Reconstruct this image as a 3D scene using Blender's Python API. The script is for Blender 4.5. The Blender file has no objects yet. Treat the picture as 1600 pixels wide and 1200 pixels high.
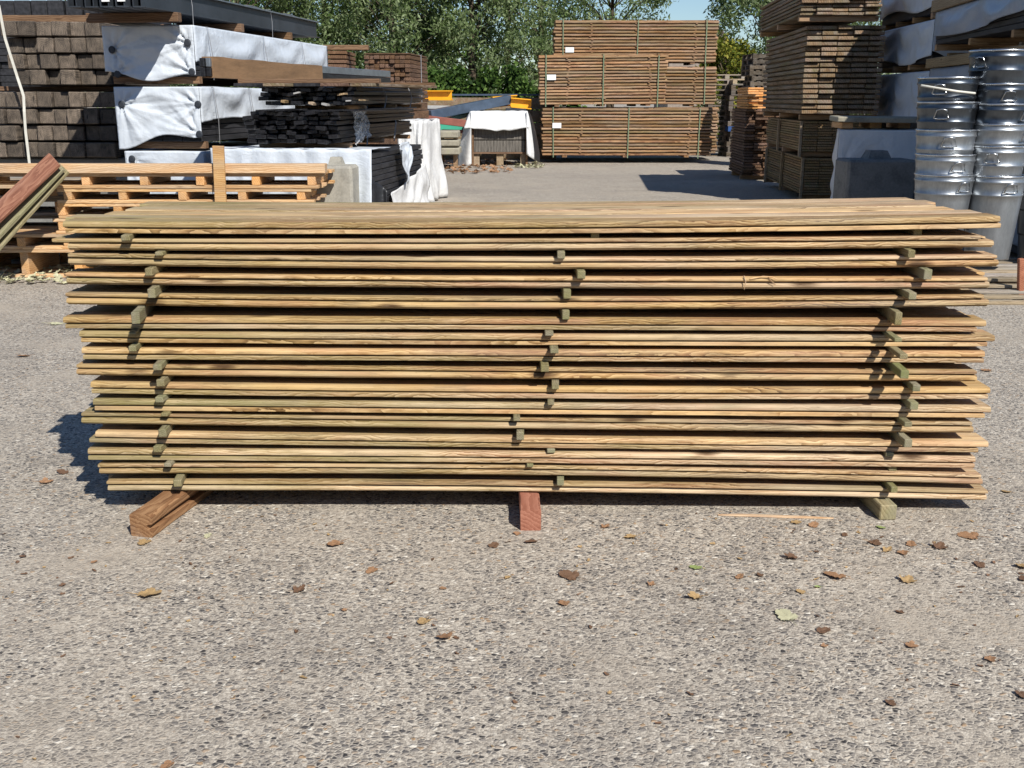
import bpy, bmesh, math, random
import numpy as np
from mathutils import Vector, Matrix, noise
R = math.radians
S = bpy.context.scene
COL = S.collection
rng = random.Random(7)

# ------------------------------------------------------------------ camera, world, sun, exposure
FPX, PITCH, CAMH = 1650.0, math.atan(445 / 1650.0), 1.85
cd = bpy.data.cameras.new('camera'); cam = bpy.data.objects.new('camera', cd); COL.objects.link(cam)
cam.location = (0, 0, CAMH); cam.rotation_euler = (R(90) - PITCH, 0, 0)
cd.sensor_width = 36; cd.lens = 36 * FPX / 1600; cd.clip_start = 0.05; cd.clip_end = 2000
S.camera = cam
SUNV = Vector((0.55, -0.98, 1.0)).normalized()          # towards the sun
ELEV = math.asin(SUNV.z); AZ = math.atan2(SUNV.x, SUNV.y)
w = bpy.data.worlds.new('World'); S.world = w; w.use_nodes = True
wn = w.node_tree; bg = wn.nodes['Background']
sky = wn.nodes.new('ShaderNodeTexSky'); sky.sky_type = 'NISHITA'; sky.sun_disc = False
sky.sun_elevation = ELEV; sky.sun_rotation = AZ; sky.dust_density = 0.0; sky.air_density = 1.0; sky.ozone_density = 1.0; sky.altitude = 0
tint = wn.nodes.new('ShaderNodeMixRGB'); tint.blend_type = 'MULTIPLY'; tint.inputs[0].default_value = 1; tint.inputs[2].default_value = (0.86, 1.0, 1.18, 1)
wn.links.new(sky.outputs[0], tint.inputs[1]); wn.links.new(tint.outputs[0], bg.inputs[0]); bg.inputs[1].default_value = 0.07
sl = bpy.data.lights.new('sun', 'SUN'); sl.energy = 5.0; sl.angle = R(0.5); sl.color = (1, 0.96, 0.89)
so = bpy.data.objects.new('sun', sl); COL.objects.link(so)
so.rotation_euler = SUNV.to_track_quat('Z', 'Y').to_euler(); so.location = (6, -10, 12)
S.view_settings.view_transform = 'Standard'; S.view_settings.look = 'None'
S.view_settings.gamma = 1; S.view_settings.exposure = 0.25
S.render.engine = 'CYCLES'
S.cycles.max_bounces = 6; S.cycles.diffuse_bounces = 2; S.cycles.glossy_bounces = 3
S.cycles.transparent_max_bounces = 6

# ------------------------------------------------------------------ measuring helpers (photo pixel -> place)
CP, SP = math.cos(PITCH), math.sin(PITCH)
def ray(x, y):
    a = (x - 800) / FPX; b = (600 - y) / FPX
    return Vector((a, CP + b * SP, -SP + b * CP))
def at(x, y, Y):
    d = ray(x, y); t = Y / d.y
    return Vector((d.x * t, Y, CAMH + d.z * t))
def gnd(x, y, z=0.0):
    d = ray(x, y); t = (z - CAMH) / d.z
    return Vector((d.x * t, d.y * t, z))
def zz(y, Y): return at(800, y, Y).z
def xx(x, y, Y): return at(x, y, Y).x

# ------------------------------------------------------------------ materials
class NT:
    def __init__(s, name):
        s.m = bpy.data.materials.new(name); s.m.use_nodes = True
        s.t = s.m.node_tree; s.b = s.t.nodes['Principled BSDF']; s.out = s.t.nodes['Material Output']
    def n(s, typ, ins=None, **props):
        nd = s.t.nodes.new('ShaderNode' + typ)
        for k, v in props.items(): setattr(nd, k, v)
        for k, v in (ins or {}).items(): s.put(nd.inputs[k], v)
        return nd
    def put(s, sock, v):
        if isinstance(v, bpy.types.NodeSocket): s.t.links.new(v, sock)
        elif isinstance(v, bpy.types.Node): s.t.links.new(v.outputs[0], sock)
        else:
            if isinstance(v, tuple) and len(v) == 3 and sock.type == 'RGBA': v = v + (1,)
            sock.default_value = v
    def math(s, op, a, b=0.5, clamp=False):
        nd = s.n('Math', {0: a, 1: b}, operation=op, use_clamp=clamp); return nd.outputs[0]
    def vmath(s, op, a, b):
        return s.n('VectorMath', {0: a, 1: b}, operation=op).outputs[0]
    def ramp(s, fac, stops, interp='LINEAR'):
        nd = s.n('ValToRGB', {0: fac}); cr = nd.color_ramp; cr.interpolation = interp
        while len(cr.elements) < len(stops): cr.elements.new(0.5)
        for e, (p, c) in zip(cr.elements, stops):
            e.position = p; e.color = (c, c, c, 1) if not isinstance(c, tuple) else c + (1,)
        return nd.outputs[0]
    def mix(s, fac, a, b, blend='MIX'):
        nd = s.n('MixRGB', {0: fac, 1: a, 2: b}, blend_type=blend); return nd.outputs[0]
    def noise(s, vec, scale, detail=3, rough=0.55, dist=0.0):
        return s.n('TexNoise', {'Vector': vec, 'Scale': scale, 'Detail': detail, 'Roughness': rough, 'Distortion': dist}).outputs[0]
    def obj(s): return s.n('TexCoord').outputs['Object']
    def rnd(s): return s.n('ObjectInfo').outputs['Random']
    def bump(s, h, strength, dist):
        return s.n('Bump', {'Strength': strength, 'Distance': dist, 'Height': h}).outputs[0]

def wood(name, dark, mid, light, axis='X', green=0.0, grey=0.0, ring=30, rough=0.75, knots=0.5, var=0.25, fine=1.0, bumpd=0.0012, wavew=0.30, pink=0.0, mossx=0.0, sfreq=110, wdist=5.0,
         gcol=(0.16, 0.19, 0.05)):
    g = NT(name); co = g.obj(); rn = g.rnd()
    if axis == 'Y':
        co = g.n('Mapping', {'Vector': co, 'Rotation': (0, 0, R(90))}).outputs[0]
    elif axis == 'Z':
        co = g.n('Mapping', {'Vector': co, 'Rotation': (0, R(90), 0)}).outputs[0]
    r2 = g.math('FRACT', g.math('MULTIPLY', rn, 17.31)); r3 = g.math('FRACT', g.math('MULTIPLY', rn, 91.7))
    off = g.n('CombineXYZ', {0: g.math('MULTIPLY', rn, 83.0), 1: g.math('MULTIPLY', r2, 0.16), 2: g.math('MULTIPLY', r3, 0.16)}).outputs[0]
    p = g.vmath('ADD', co, off)
    # wandering pith so that the rings open into cathedrals
    wob = g.n('TexNoise', {'Vector': g.vmath('MULTIPLY', p, (1.0, 0.3, 0.3)), 'Scale': 1.7, 'Detail': 3.0, 'Roughness': 0.6}).outputs['Color']
    wob = g.vmath('MULTIPLY', g.vmath('SUBTRACT', wob, (0.5, 0.5, 0.5)), (0, 0.14, 0.14))
    # knots pull the rings round them
    kv = g.n('TexVoronoi', {'Vector': g.vmath('MULTIPLY', p, (1.9, 6.0, 6.0)), 'Scale': 1.0, 'Randomness': 1.0}).outputs['Distance']
    kn = g.ramp(kv, [(0.0, 1.0), (0.28, 0.0)])
    q = g.vmath('ADD', p, wob)
    wv = g.n('TexWave', {'Vector': g.vmath('MULTIPLY', q, (0.22, 1, 1)), 'Scale': ring, 'Distortion': wdist, 'Detail': 3.5, 'Detail Scale': 1.4, 'Detail Roughness': 0.65},
             wave_type='RINGS', rings_direction='X', wave_profile='SAW')
    wave = g.math('ADD', wv.outputs['Fac'], g.math('MULTIPLY', kn, 1.6))
    wave = g.math('PINGPONG', wave, 1.0)
    wave = g.math('POWER', wave, 0.7) if wavew > .4 else wave
    amp = g.ramp(g.noise(g.vmath('ADD', g.vmath('MULTIPLY', p, (1.1, 5, 5)), (5, 5, 5)), 1.0, 3), [(0.38, 0.15), (0.56, 1.0)])
    if wavew > .4: amp = g.math('MAXIMUM', amp, g.math('MULTIPLY', kn, 1.1))
    if wavew > .4: wave = g.math('SUBTRACT', 1.0, g.math('MULTIPLY', g.math('SUBTRACT', 1.0, wave), amp))
    st = g.noise(g.vmath('MULTIPLY', p, (2.0, sfreq, sfreq)), 1.0, 5, 0.65)
    bl = g.noise(g.vmath('MULTIPLY', p, (1.3, 12, 12)), 1.0, 4, 0.6)
    fac = g.math('ADD', g.math('MULTIPLY', wave, wavew), g.math('ADD', g.math('MULTIPLY', st, 0.5 * fine), g.math('MULTIPLY', bl, 0.85 - wavew)))
    sh = .10 if wavew > .4 else 0.0
    c = g.ramp(fac, [(0.32 + sh, dark), (0.58 + sh * .9, mid), (0.86 + sh * .6, light)])
    tone = g.math('ADD', 1.0 - var * 0.5, g.math('MULTIPLY', r2, var))
    c = g.mix(1.0, c, g.n('CombineXYZ', {0: tone, 1: g.math('MULTIPLY', tone, g.math('ADD', 0.93, g.math('MULTIPLY', r3, 0.12))), 2: g.math('MULTIPLY', g.math('POWER', tone, 1.2), g.math('ADD', 0.78, g.math('MULTIPLY', r3, 0.45)))}).outputs[0], 'MULTIPLY')
    if grey:
        gn = g.ramp(g.noise(g.vmath('MULTIPLY', p, (1.1, 7, 7)), 1.0, 3), [(0.45, 0.0), (0.7, grey)])
        c = g.mix(gn, c, (0.33, 0.31, 0.27))
    if pink:
        pn = g.noise(g.vmath('ADD', g.vmath('MULTIPLY', p, (1.6, 14, 14)), (3, 1, 2)), 1.0, 4, 0.6)
        c = g.mix(g.ramp(pn, [(0.47, 0.0), (0.68, pink)]), c, (0.40, 0.19, 0.11))
    if green:
        gm = g.noise(g.vmath('MULTIPLY', p, (0.9, 9, 9)), 1.0, 5, 0.65)
        if mossx: gm = g.math('SUBTRACT', gm, g.math('MULTIPLY', g.n('SeparateXYZ', {0: co}).outputs[0], mossx))
        gm = g.math('MULTIPLY', g.ramp(gm, [(0.42, 0.0), (0.72, green)]), g.math('ADD', 0.35, r3))
        c = g.mix(gm, c, gcol)
    if knots:
        c = g.mix(g.ramp(kv, [(0.05, knots), (0.15 if wavew > .4 else 0.11, 0.0)]), c, (0.07, 0.035, 0.015))
    if wavew > .4:
        dn = g.noise(g.vmath('ADD', g.vmath('MULTIPLY', p, (4.5, 30, 30)), (7, 2, 9)), 1.0, 5, 0.7)
        c = g.mix(g.ramp(dn, [(0.52, 0.0), (0.72, 0.55)]), c, (0.13, 0.095, 0.055))
        c = g.mix(g.ramp(dn, [(0.28, 0.4), (0.44, 0.0)]), c, (0.62, 0.47, 0.29))
    sp = g.noise(g.vmath('MULTIPLY', p, (40, 160, 160)), 1.0, 2)
    c = g.mix(g.ramp(sp, [(0.66, 0.0), (0.75, 0.35)]), c, (dark[0] * 0.5, dark[1] * 0.5, dark[2] * 0.5))
    g.put(g.b.inputs['Base Color'], c); g.b.inputs['Roughness'].default_value = rough
    g.b.inputs['Specular IOR Level'].default_value = 0.25
    g.put(g.b.inputs['Normal'], g.bump(fac, 0.5, bumpd))
    return g.m

def endgrain(name, dark, light):
    g = NT(name); co = g.obj(); rn = g.rnd()
    p = g.vmath('ADD', co, g.n('CombineXYZ', {0: g.math('MULTIPLY', rn, 53.0), 1: g.math('MULTIPLY', rn, 31.0), 2: g.math('MULTIPLY', rn, 17.0)}).outputs[0])
    # rings seen end-on, about a pith that differs from beam to beam
    r2 = g.math('FRACT', g.math('MULTIPLY', rn, 13.7))
    pith = g.n('CombineXYZ', {0: g.math('MULTIPLY', g.math('SUBTRACT', rn, 0.5), 0.2), 1: 0.0, 2: g.math('MULTIPLY', g.math('SUBTRACT', r2, 0.5), 0.2)}).outputs[0]
    wv = g.n('TexWave', {'Vector': g.vmath('MULTIPLY', g.vmath('ADD', co, pith), (1, 0.02, 1)), 'Scale': 14.0, 'Distortion': 3.0, 'Detail': 2.0, 'Detail Scale': 3.0},
             wave_type='RINGS', rings_direction='Y').outputs['Fac']
    n1 = g.noise(p, 9, 6, 0.65); n2 = g.noise(g.vmath('MULTIPLY', p, (60, 4, 14)), 1.0, 4, 0.6)
    f = g.math('ADD', g.math('MULTIPLY', wv, 0.15), g.math('ADD', g.math('MULTIPLY', n1, 0.6), g.math('MULTIPLY', n2, 0.4)))
    c = g.ramp(f, [(0.38, dark), (0.6, tuple(0.5 * (a + b) for a, b in zip(dark, light))), (0.8, light)])
    cr = g.noise(g.vmath('MULTIPLY', g.vmath('ADD', p, (1, 2, 3)), (26, 2, 5)), 1.0, 3, 0.5)
    c = g.mix(g.ramp(cr, [(0.28, 0.8), (0.34, 0.0)]), c, (0.008, 0.006, 0.005))
    tone = g.math('ADD', 0.5, g.math('MULTIPLY', r2, 0.75))
    c = g.mix(1.0, c, g.n('CombineXYZ', {0: tone, 1: tone, 2: tone}).outputs[0], 'MULTIPLY')
    g.put(g.b.inputs['Base Color'], c); g.b.inputs['Roughness'].default_value = 0.85
    g.put(g.b.inputs['Normal'], g.bump(f, 0.7, 0.01))
    return g.m

def plain(name, col, rough=0.6, metal=0.0, vary=0.12, scale=6.0, bump=0.0, spec=0.4, dirt=None, streak=None):
    g = NT(name); co = g.obj()
    p = g.vmath('ADD', co, g.n('CombineXYZ', {0: g.math('MULTIPLY', g.rnd(), 40.0)}).outputs[0])
    if streak: p = g.vmath('MULTIPLY', p, streak)
    n1 = g.noise(p, scale, 5, 0.6); n2 = g.noise(p, scale * 9, 3, 0.6)
    f = g.math('ADD', g.math('MULTIPLY', n1, 0.7), g.math('MULTIPLY', n2, 0.3))
    c = g.ramp(f, [(0.3, tuple(max(0, v * (1 - vary * 1.6)) for v in col)), (0.7, tuple(min(1, v * (1 + vary)) for v in col))])
    if dirt: c = g.mix(g.ramp(n1, [(0.52, 0.0), (0.72, dirt[1])]), c, dirt[0])
    g.put(g.b.inputs['Base Color'], c); g.b.inputs['Roughness'].default_value = rough
    if metal == 1.0: g.put(g.b.inputs['Roughness'], g.ramp(g.noise(p, scale * 2.5, 4), [(0.3, rough * .9), (0.75, rough * 1.2)]))
    g.b.inputs['Metallic'].default_value = metal; g.b.inputs['Specular IOR Level'].default_value = spec
    if bump: g.put(g.b.inputs['Normal'], g.bump(f, 0.6, bump))
    return g.m

def leafmat(name, c1, c2, c3, trans=0.25):
    g = NT(name)
    isl = g.n('NewGeometry').outputs['Random Per Island']
    n = g.noise(g.obj(), 0.9, 3)
    f = g.math('ADD', g.math('MULTIPLY', isl, 0.7), g.math('MULTIPLY', n, 0.35))
    c = g.ramp(f, [(0.15, c1), (0.5, c2), (0.9, c3)])
    g.put(g.b.inputs['Base Color'], c); g.b.inputs['Roughness'].default_value = 0.65; g.b.inputs['Specular IOR Level'].default_value = 0.2
    tr = g.n('BsdfTranslucent', {0: c})
    ms = g.n('MixShader', {0: trans, 1: g.b.outputs[0], 2: tr.outputs[0]})
    g.t.links.new(ms.outputs[0], g.out.inputs[0])
    return g.m

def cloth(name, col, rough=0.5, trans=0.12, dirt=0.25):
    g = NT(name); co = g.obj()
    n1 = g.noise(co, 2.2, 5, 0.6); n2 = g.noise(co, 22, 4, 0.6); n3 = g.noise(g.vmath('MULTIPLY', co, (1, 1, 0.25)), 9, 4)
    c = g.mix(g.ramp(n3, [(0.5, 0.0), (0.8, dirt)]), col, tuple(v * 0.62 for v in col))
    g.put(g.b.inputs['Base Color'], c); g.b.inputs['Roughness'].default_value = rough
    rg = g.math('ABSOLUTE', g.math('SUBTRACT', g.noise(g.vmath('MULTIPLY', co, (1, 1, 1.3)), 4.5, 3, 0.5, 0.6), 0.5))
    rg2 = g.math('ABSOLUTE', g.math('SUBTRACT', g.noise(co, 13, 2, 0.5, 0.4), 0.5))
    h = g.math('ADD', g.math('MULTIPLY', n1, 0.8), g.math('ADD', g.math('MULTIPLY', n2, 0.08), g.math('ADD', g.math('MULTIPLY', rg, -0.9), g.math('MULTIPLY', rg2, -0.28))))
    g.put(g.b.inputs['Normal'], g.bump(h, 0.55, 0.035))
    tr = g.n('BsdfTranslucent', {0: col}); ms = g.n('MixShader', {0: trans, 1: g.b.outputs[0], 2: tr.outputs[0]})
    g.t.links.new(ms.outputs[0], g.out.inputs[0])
    return g.m

MT = {}
MT['clad'] = wood('cladding_pine', (0.085, 0.036, 0.012), (0.345, 0.212, 0.09), (0.60, 0.435, 0.235), green=0.55, grey=0.34, gcol=(0.165, 0.155, 0.045), ring=27, knots=0.9, var=0.45, wavew=0.5, pink=0.5, bumpd=0.002, mossx=0.075, sfreq=80, wdist=6.0)
MT['stick'] = wood('spacer_wood', (0.06, 0.048, 0.025), (0.17, 0.14, 0.075), (0.30, 0.26, 0.15), axis='Y', green=0.6, grey=0.3, ring=40, knots=0)
MT['bear_brown'] = wood('bearer_brown', (0.07, 0.03, 0.015), (0.22, 0.11, 0.05), (0.38, 0.22, 0.11), axis='Y', grey=0.3, ring=18)
MT['bear_red'] = wood('bearer_red', (0.10, 0.035, 0.02), (0.26, 0.095, 0.05), (0.38, 0.16, 0.09), axis='Y', ring=18)
MT['bear_green'] = wood('bearer_green', (0.07, 0.055, 0.03), (0.2, 0.16, 0.08), (0.32, 0.27, 0.15), axis='Y', green=0.5, grey=0.4, ring=20)
MT['pallet'] = wood('pallet_pine', (0.20, 0.09, 0.035), (0.48, 0.27, 0.115), (0.68, 0.47, 0.25), grey=0.45, ring=16, knots=0.5, var=0.35, bumpd=0.002)
MT['pallet_y'] = wood('pallet_pine_block', (0.22, 0.09, 0.03), (0.5, 0.26, 0.095), (0.7, 0.42, 0.19), axis='Y', grey=0.4, ring=16, knots=0.3, var=0.35)
MT['old_pallet'] = wood('old_pallet_wood', (0.10, 0.075, 0.05), (0.25, 0.2, 0.14), (0.42, 0.35, 0.26), grey=0.6, ring=16, var=0.5)
MT['redplank'] = wood('red_plank', (0.10, 0.035, 0.02), (0.26, 0.105, 0.06), (0.40, 0.19, 0.11), ring=14, grey=0.1)
MT['grnplank'] = wood('weathered_plank', (0.10, 0.08, 0.04), (0.26, 0.22, 0.12), (0.4, 0.35, 0.2), ring=14, grey=0.4, green=0.4)
MT['far'] = wood('far_pack_wood', (0.06, 0.025, 0.012), (0.205, 0.105, 0.055), (0.40, 0.245, 0.13), grey=0.3, green=0.5, ring=5, knots=0.1, var=0.75, gcol=(0.20, 0.18, 0.06))
MT['far_stick'] = wood('far_stick_wood', (0.06, 0.03, 0.015), (0.17, 0.09, 0.045), (0.28, 0.17, 0.09), axis='Y', ring=5, knots=0)
MT['darkpack'] = wood('weathered_pack_wood', (0.045, 0.027, 0.016), (0.165, 0.105, 0.06), (0.33, 0.23, 0.15), axis='Y', green=0.45, grey=0.4, ring=9, var=0.55, gcol=(0.13, 0.13, 0.03))
MT['lowpack'] = wood('low_pack_wood', (0.09, 0.05, 0.02), (0.24, 0.145, 0.07), (0.4, 0.26, 0.13), axis='Y', green=0.4, ring=9, var=0.35)
MT['orange_wood'] = wood('fresh_orange_wood', (0.32, 0.12, 0.03), (0.6, 0.27, 0.08), (0.75, 0.42, 0.17), axis='Y', ring=12, var=0.4)
MT['brownstack'] = wood('brown_stack_wood', (0.03, 0.015, 0.009), (0.10, 0.055, 0.032), (0.19, 0.115, 0.07), axis='Y', ring=9, var=0.5)
MT['runner'] = wood('runner_wood', (0.09, 0.06, 0.03), (0.27, 0.19, 0.11), (0.42, 0.32, 0.2), axis='Y', ring=12, var=0.3)
MT['runner_x'] = wood('runner_wood_cross', (0.10, 0.055, 0.025), (0.3, 0.18, 0.09), (0.46, 0.3, 0.17), axis='X', ring=12, var=0.4)
MT['sleeper'] = endgrain('dark_timber_end', (0.022, 0.017, 0.013), (0.23, 0.18, 0.135))
MT['runner_dark_shaded'] = wood('dark_shaded_batten_wood', (0.04, 0.02, 0.01), (0.14, 0.08, 0.045), (0.24, 0.15, 0.09), axis='X', ring=12, var=0.4)  # runner wood darkened, shade under tarps and packs put into its colour
MT['pallet_shaded'] = wood('pallet_wood_shaded', (0.02, 0.015, 0.012), (0.07, 0.055, 0.042), (0.16, 0.13, 0.10), grey=0.2, ring=16, var=0.6)  # darker copy of the old pallet wood, shade on the back piles painted in
MT['blackwood'] = plain('black_board', (0.016, 0.016, 0.019), 0.34, vary=0.7, scale=14, bump=0.004, spec=0.5, streak=(3, 0.4, 3))
MT['blackwood2'] = plain('dull_black_board', (0.03, 0.03, 0.034), 0.6, vary=0.6, scale=10, bump=0.004, streak=(2, 0.3, 2))
MT['steel'] = plain('grey_steel', (0.035, 0.041, 0.05), 0.42, vary=0.3, scale=2, spec=0.5)
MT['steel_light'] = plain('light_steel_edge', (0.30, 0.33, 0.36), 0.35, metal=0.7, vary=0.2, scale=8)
MT['galv'] = plain('galvanised_steel', (0.36, 0.385, 0.41), 0.42, metal=0.9, vary=0.2, scale=7, streak=(1, 1, 0.35))  # paler copy for the lower bins, their bright reflection put into the colour
MT['galv_dark_reflection'] = plain('zinc_dark_reflection', (0.115, 0.13, 0.15), 0.34, metal=1.0, vary=0.2, scale=5, streak=(1, 1, 0.35))  # same zinc with the dark reflection on the upper bins put into its colour
MT['galv_rim'] = plain('bright_rim', (0.62, 0.64, 0.66), 0.28, metal=1.0, vary=0.15)
MT['tarp'] = cloth('white_tarp', (0.66, 0.71, 0.77), 0.42)
MT['tarp2'] = cloth('white_sheet', (0.78, 0.78, 0.77), 0.6, 0.15)
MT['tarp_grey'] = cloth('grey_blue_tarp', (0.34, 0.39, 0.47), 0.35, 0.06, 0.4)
MT['tarp_black'] = cloth('black_sheet', (0.02, 0.021, 0.024), 0.45, 0.0)
MT['washer'] = plain('black_rubber', (0.03, 0.035, 0.045), 0.6)
MT['card'] = plain('brown_cardboard', (0.26, 0.155, 0.08), 0.7, vary=0.25, scale=3, dirt=((0.2, 0.12, 0.07), 0.5), streak=(1, 0.4, 3))
MT['concrete'] = plain('concrete', (0.36, 0.34, 0.29), 0.9, vary=0.3, scale=5, bump=0.01, dirt=((0.18, 0.165, 0.12), 0.6))
MT['concrete_dark'] = plain('grimy_concrete', (0.22, 0.215, 0.20), 0.9, vary=0.35, scale=4, bump=0.01, dirt=((0.10, 0.10, 0.08), 0.6))
MT['stonebeam'] = plain('mossy_concrete', (0.34, 0.31, 0.24), 0.9, vary=0.3, scale=4, bump=0.01, dirt=((0.2, 0.2, 0.1), 0.5))
MT['yellow'] = plain('yellow_painted_steel', (0.85, 0.40, 0.02), 0.45, vary=0.1)
MT['bluegrey'] = plain('blue_grey_steel', (0.06, 0.085, 0.125), 0.4, vary=0.2)
MT['rustred'] = plain('red_brown_steel', (0.25, 0.085, 0.06), 0.6, vary=0.2)
MT['greenpaint'] = plain('green_paint', (0.05, 0.36, 0.24), 0.5)
MT['pale'] = plain('pale_grey_metal', (0.45, 0.44, 0.42), 0.5, metal=0.2)
MT['paper'] = plain('white_paper', (0.82, 0.82, 0.8), 0.6, vary=0.05)
MT['strap_green'] = plain('green_strap', (0.17, 0.23, 0.14), 0.5)
MT['strap_white'] = plain('white_strap', (0.7, 0.68, 0.6), 0.5)
MT['wire'] = plain('grey_wire', (0.35, 0.35, 0.36), 0.45, metal=0.5)
MT['bark'] = plain('bark', (0.10, 0.075, 0.05), 0.9, vary=0.4, scale=8, bump=0.03)
MT['willow'] = leafmat('willow_leaf', (0.06, 0.10, 0.025), (0.155, 0.212, 0.078), (0.31, 0.37, 0.20), 0.38)
MT['darkleaf'] = leafmat('hedge_leaf', (0.015, 0.036, 0.008), (0.05, 0.10, 0.018), (0.13, 0.21, 0.045))
MT['yellowleaf'] = leafmat('yellow_green_leaf', (0.05, 0.075, 0.01), (0.14, 0.17, 0.02), (0.32, 0.27, 0.04))
MT['dryleaf'] = plain('dry_brown_leaf', (0.34, 0.19, 0.10), 0.7, vary=0.5, scale=30)
MT['tanleaf'] = plain('tan_leaf', (0.42, 0.28, 0.13), 0.7, vary=0.4, scale=30)
MT['darkleaf2'] = plain('dark_brown_leaf', (0.17, 0.095, 0.055), 0.7, vary=0.5, scale=30)
MT['paleleaf'] = plain('pale_green_leaf', (0.50, 0.48, 0.31), 0.6, vary=0.2, scale=25)
MT['greenleaf'] = plain('fresh_green_leaf', (0.30, 0.37, 0.13), 0.6, vary=0.25, scale=25)
MT['roof'] = plain('roof_tile', (0.16, 0.12, 0.10), 0.8, vary=0.3)
MT['brick'] = plain('brick', (0.30, 0.25, 0.21), 0.9, vary=0.25)
MT['bluepaint'] = plain('blue_pallet_paint', (0.02, 0.07, 0.22), 0.6)
MT['slats_pale'] = plain('grey_slat', (0.20, 0.18, 0.155), 0.7, vary=0.5, scale=9, streak=(6, 1, 0.4))
MT['slats'] = plain('dark_slat', (0.10, 0.085, 0.07), 0.7, vary=0.5, scale=25, streak=(6, 1, 0.4))
def film():
    g = NT('clear_film'); co = g.obj()
    g.b.inputs['Base Color'].default_value = (0.75, 0.76, 0.78, 1); g.b.inputs['Roughness'].default_value = 0.2
    tr = g.n('BsdfTransparent'); n = g.noise(co, 12, 4)
    ms = g.n('MixShader', {0: g.ramp(n, [(0.35, 0.12), (0.7, 0.5)]), 1: tr.outputs[0], 2: g.b.outputs[0]})
    g.t.links.new(ms.outputs[0], g.out.inputs[0]); return g.m
MT['film'] = film()

def ground_mat():
    g = NT('exposed_aggregate'); co = g.obj()
    wob = g.n('TexNoise', {'Vector': co, 'Scale': 40.0, 'Detail': 2.0}).outputs['Color']
    p = g.vmath('ADD', co, g.vmath('MULTIPLY', g.vmath('SUBTRACT', wob, (0.5, 0.5, 0.5)), (0.005, 0.005, 0)))
    p1 = g.n('Mapping', {'Vector': p, 'Rotation': (0, 0, 0.5), 'Scale': (0.85, 1.15, 1)}).outputs[0]
    v1 = g.n('TexVoronoi', {'Vector': p1, 'Scale': 60.0}); v2 = g.n('TexVoronoi', {'Vector': p, 'Scale': 135.0})
    e1 = g.n('TexVoronoi', {'Vector': p1, 'Scale': 60.0}, feature='DISTANCE_TO_EDGE').outputs['Distance']
    rc = g.n('SeparateColor', {0: v1.outputs['Color']})
    stone = g.ramp(rc.outputs[0], [(0.0, (0.04, 0.037, 0.038)), (0.12, (0.10, 0.093, 0.09)), (0.28, (0.19, 0.172, 0.155)), (0.6, (0.30, 0.265, 0.225)), (0.8, (0.37, 0.31, 0.245)), (0.86, (0.36, 0.24, 0.14)), (0.92, (0.52, 0.47, 0.39)), (1.0, (0.70, 0.65, 0.56))])
    rc2 = g.n('SeparateColor', {0: v2.outputs['Color']})
    grit = g.ramp(rc2.outputs[0], [(0.0, (0.235, 0.205, 0.17)), (0.5, (0.405, 0.358, 0.295)), (1.0, (0.58, 0.52, 0.43))])
    shows = g.ramp(g.math('ADD', rc.outputs[1], g.math('MULTIPLY', g.math('SUBTRACT', g.noise(co, 3.0, 3), 0.5), 1.2)), [(0.22, 0.0), (0.34, 1.0)])
    inst = g.math('MULTIPLY', g.ramp(e1, [(0.05, 0.0), (0.17, 1.0)]), shows)
    c = g.mix(inst, grit, stone)
    d1 = g.noise(co, 0.9, 5, 0.6); d2 = g.noise(g.vmath('ADD', co, (9, 4, 0)), 0.35, 4, 0.6)
    dust = g.ramp(d1, [(0.52, 0.0), (0.70, 0.75)])
    c = g.mix(dust, c, (0.40, 0.345, 0.275))
    c = g.mix(g.ramp(d2, [(0.5, 0.0), (0.7, 0.38)]), c, (0.19, 0.17, 0.15))
    d3 = g.noise(g.vmath('MULTIPLY', g.vmath('ADD', co, (2, 7, 0)), (1, 1.6, 1)), 1.6, 6, 0.7)
    c = g.mix(g.ramp(d3, [(0.55, 0.0), (0.75, 0.4)]), c, (0.13, 0.11, 0.09))
    g.put(g.b.inputs['Base Color'], c); g.b.inputs['Roughness'].default_value = 0.85
    g.b.inputs['Specular IOR Level'].default_value = 0.25
    h1 = g.math('MULTIPLY', g.ramp(e1, [(0.0, 0.0), (0.3, 1.0)]), shows)
    h = g.math('ADD', g.math('MULTIPLY', h1, g.math('SUBTRACT', 1.0, g.math('MULTIPLY', dust, 0.7))), g.math('MULTIPLY', v2.outputs['Distance'], -0.45))
    g.put(g.b.inputs['Normal'], g.bump(h, 0.8, 0.0045))
    return g.m
MT['ground'] = ground_mat()

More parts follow.
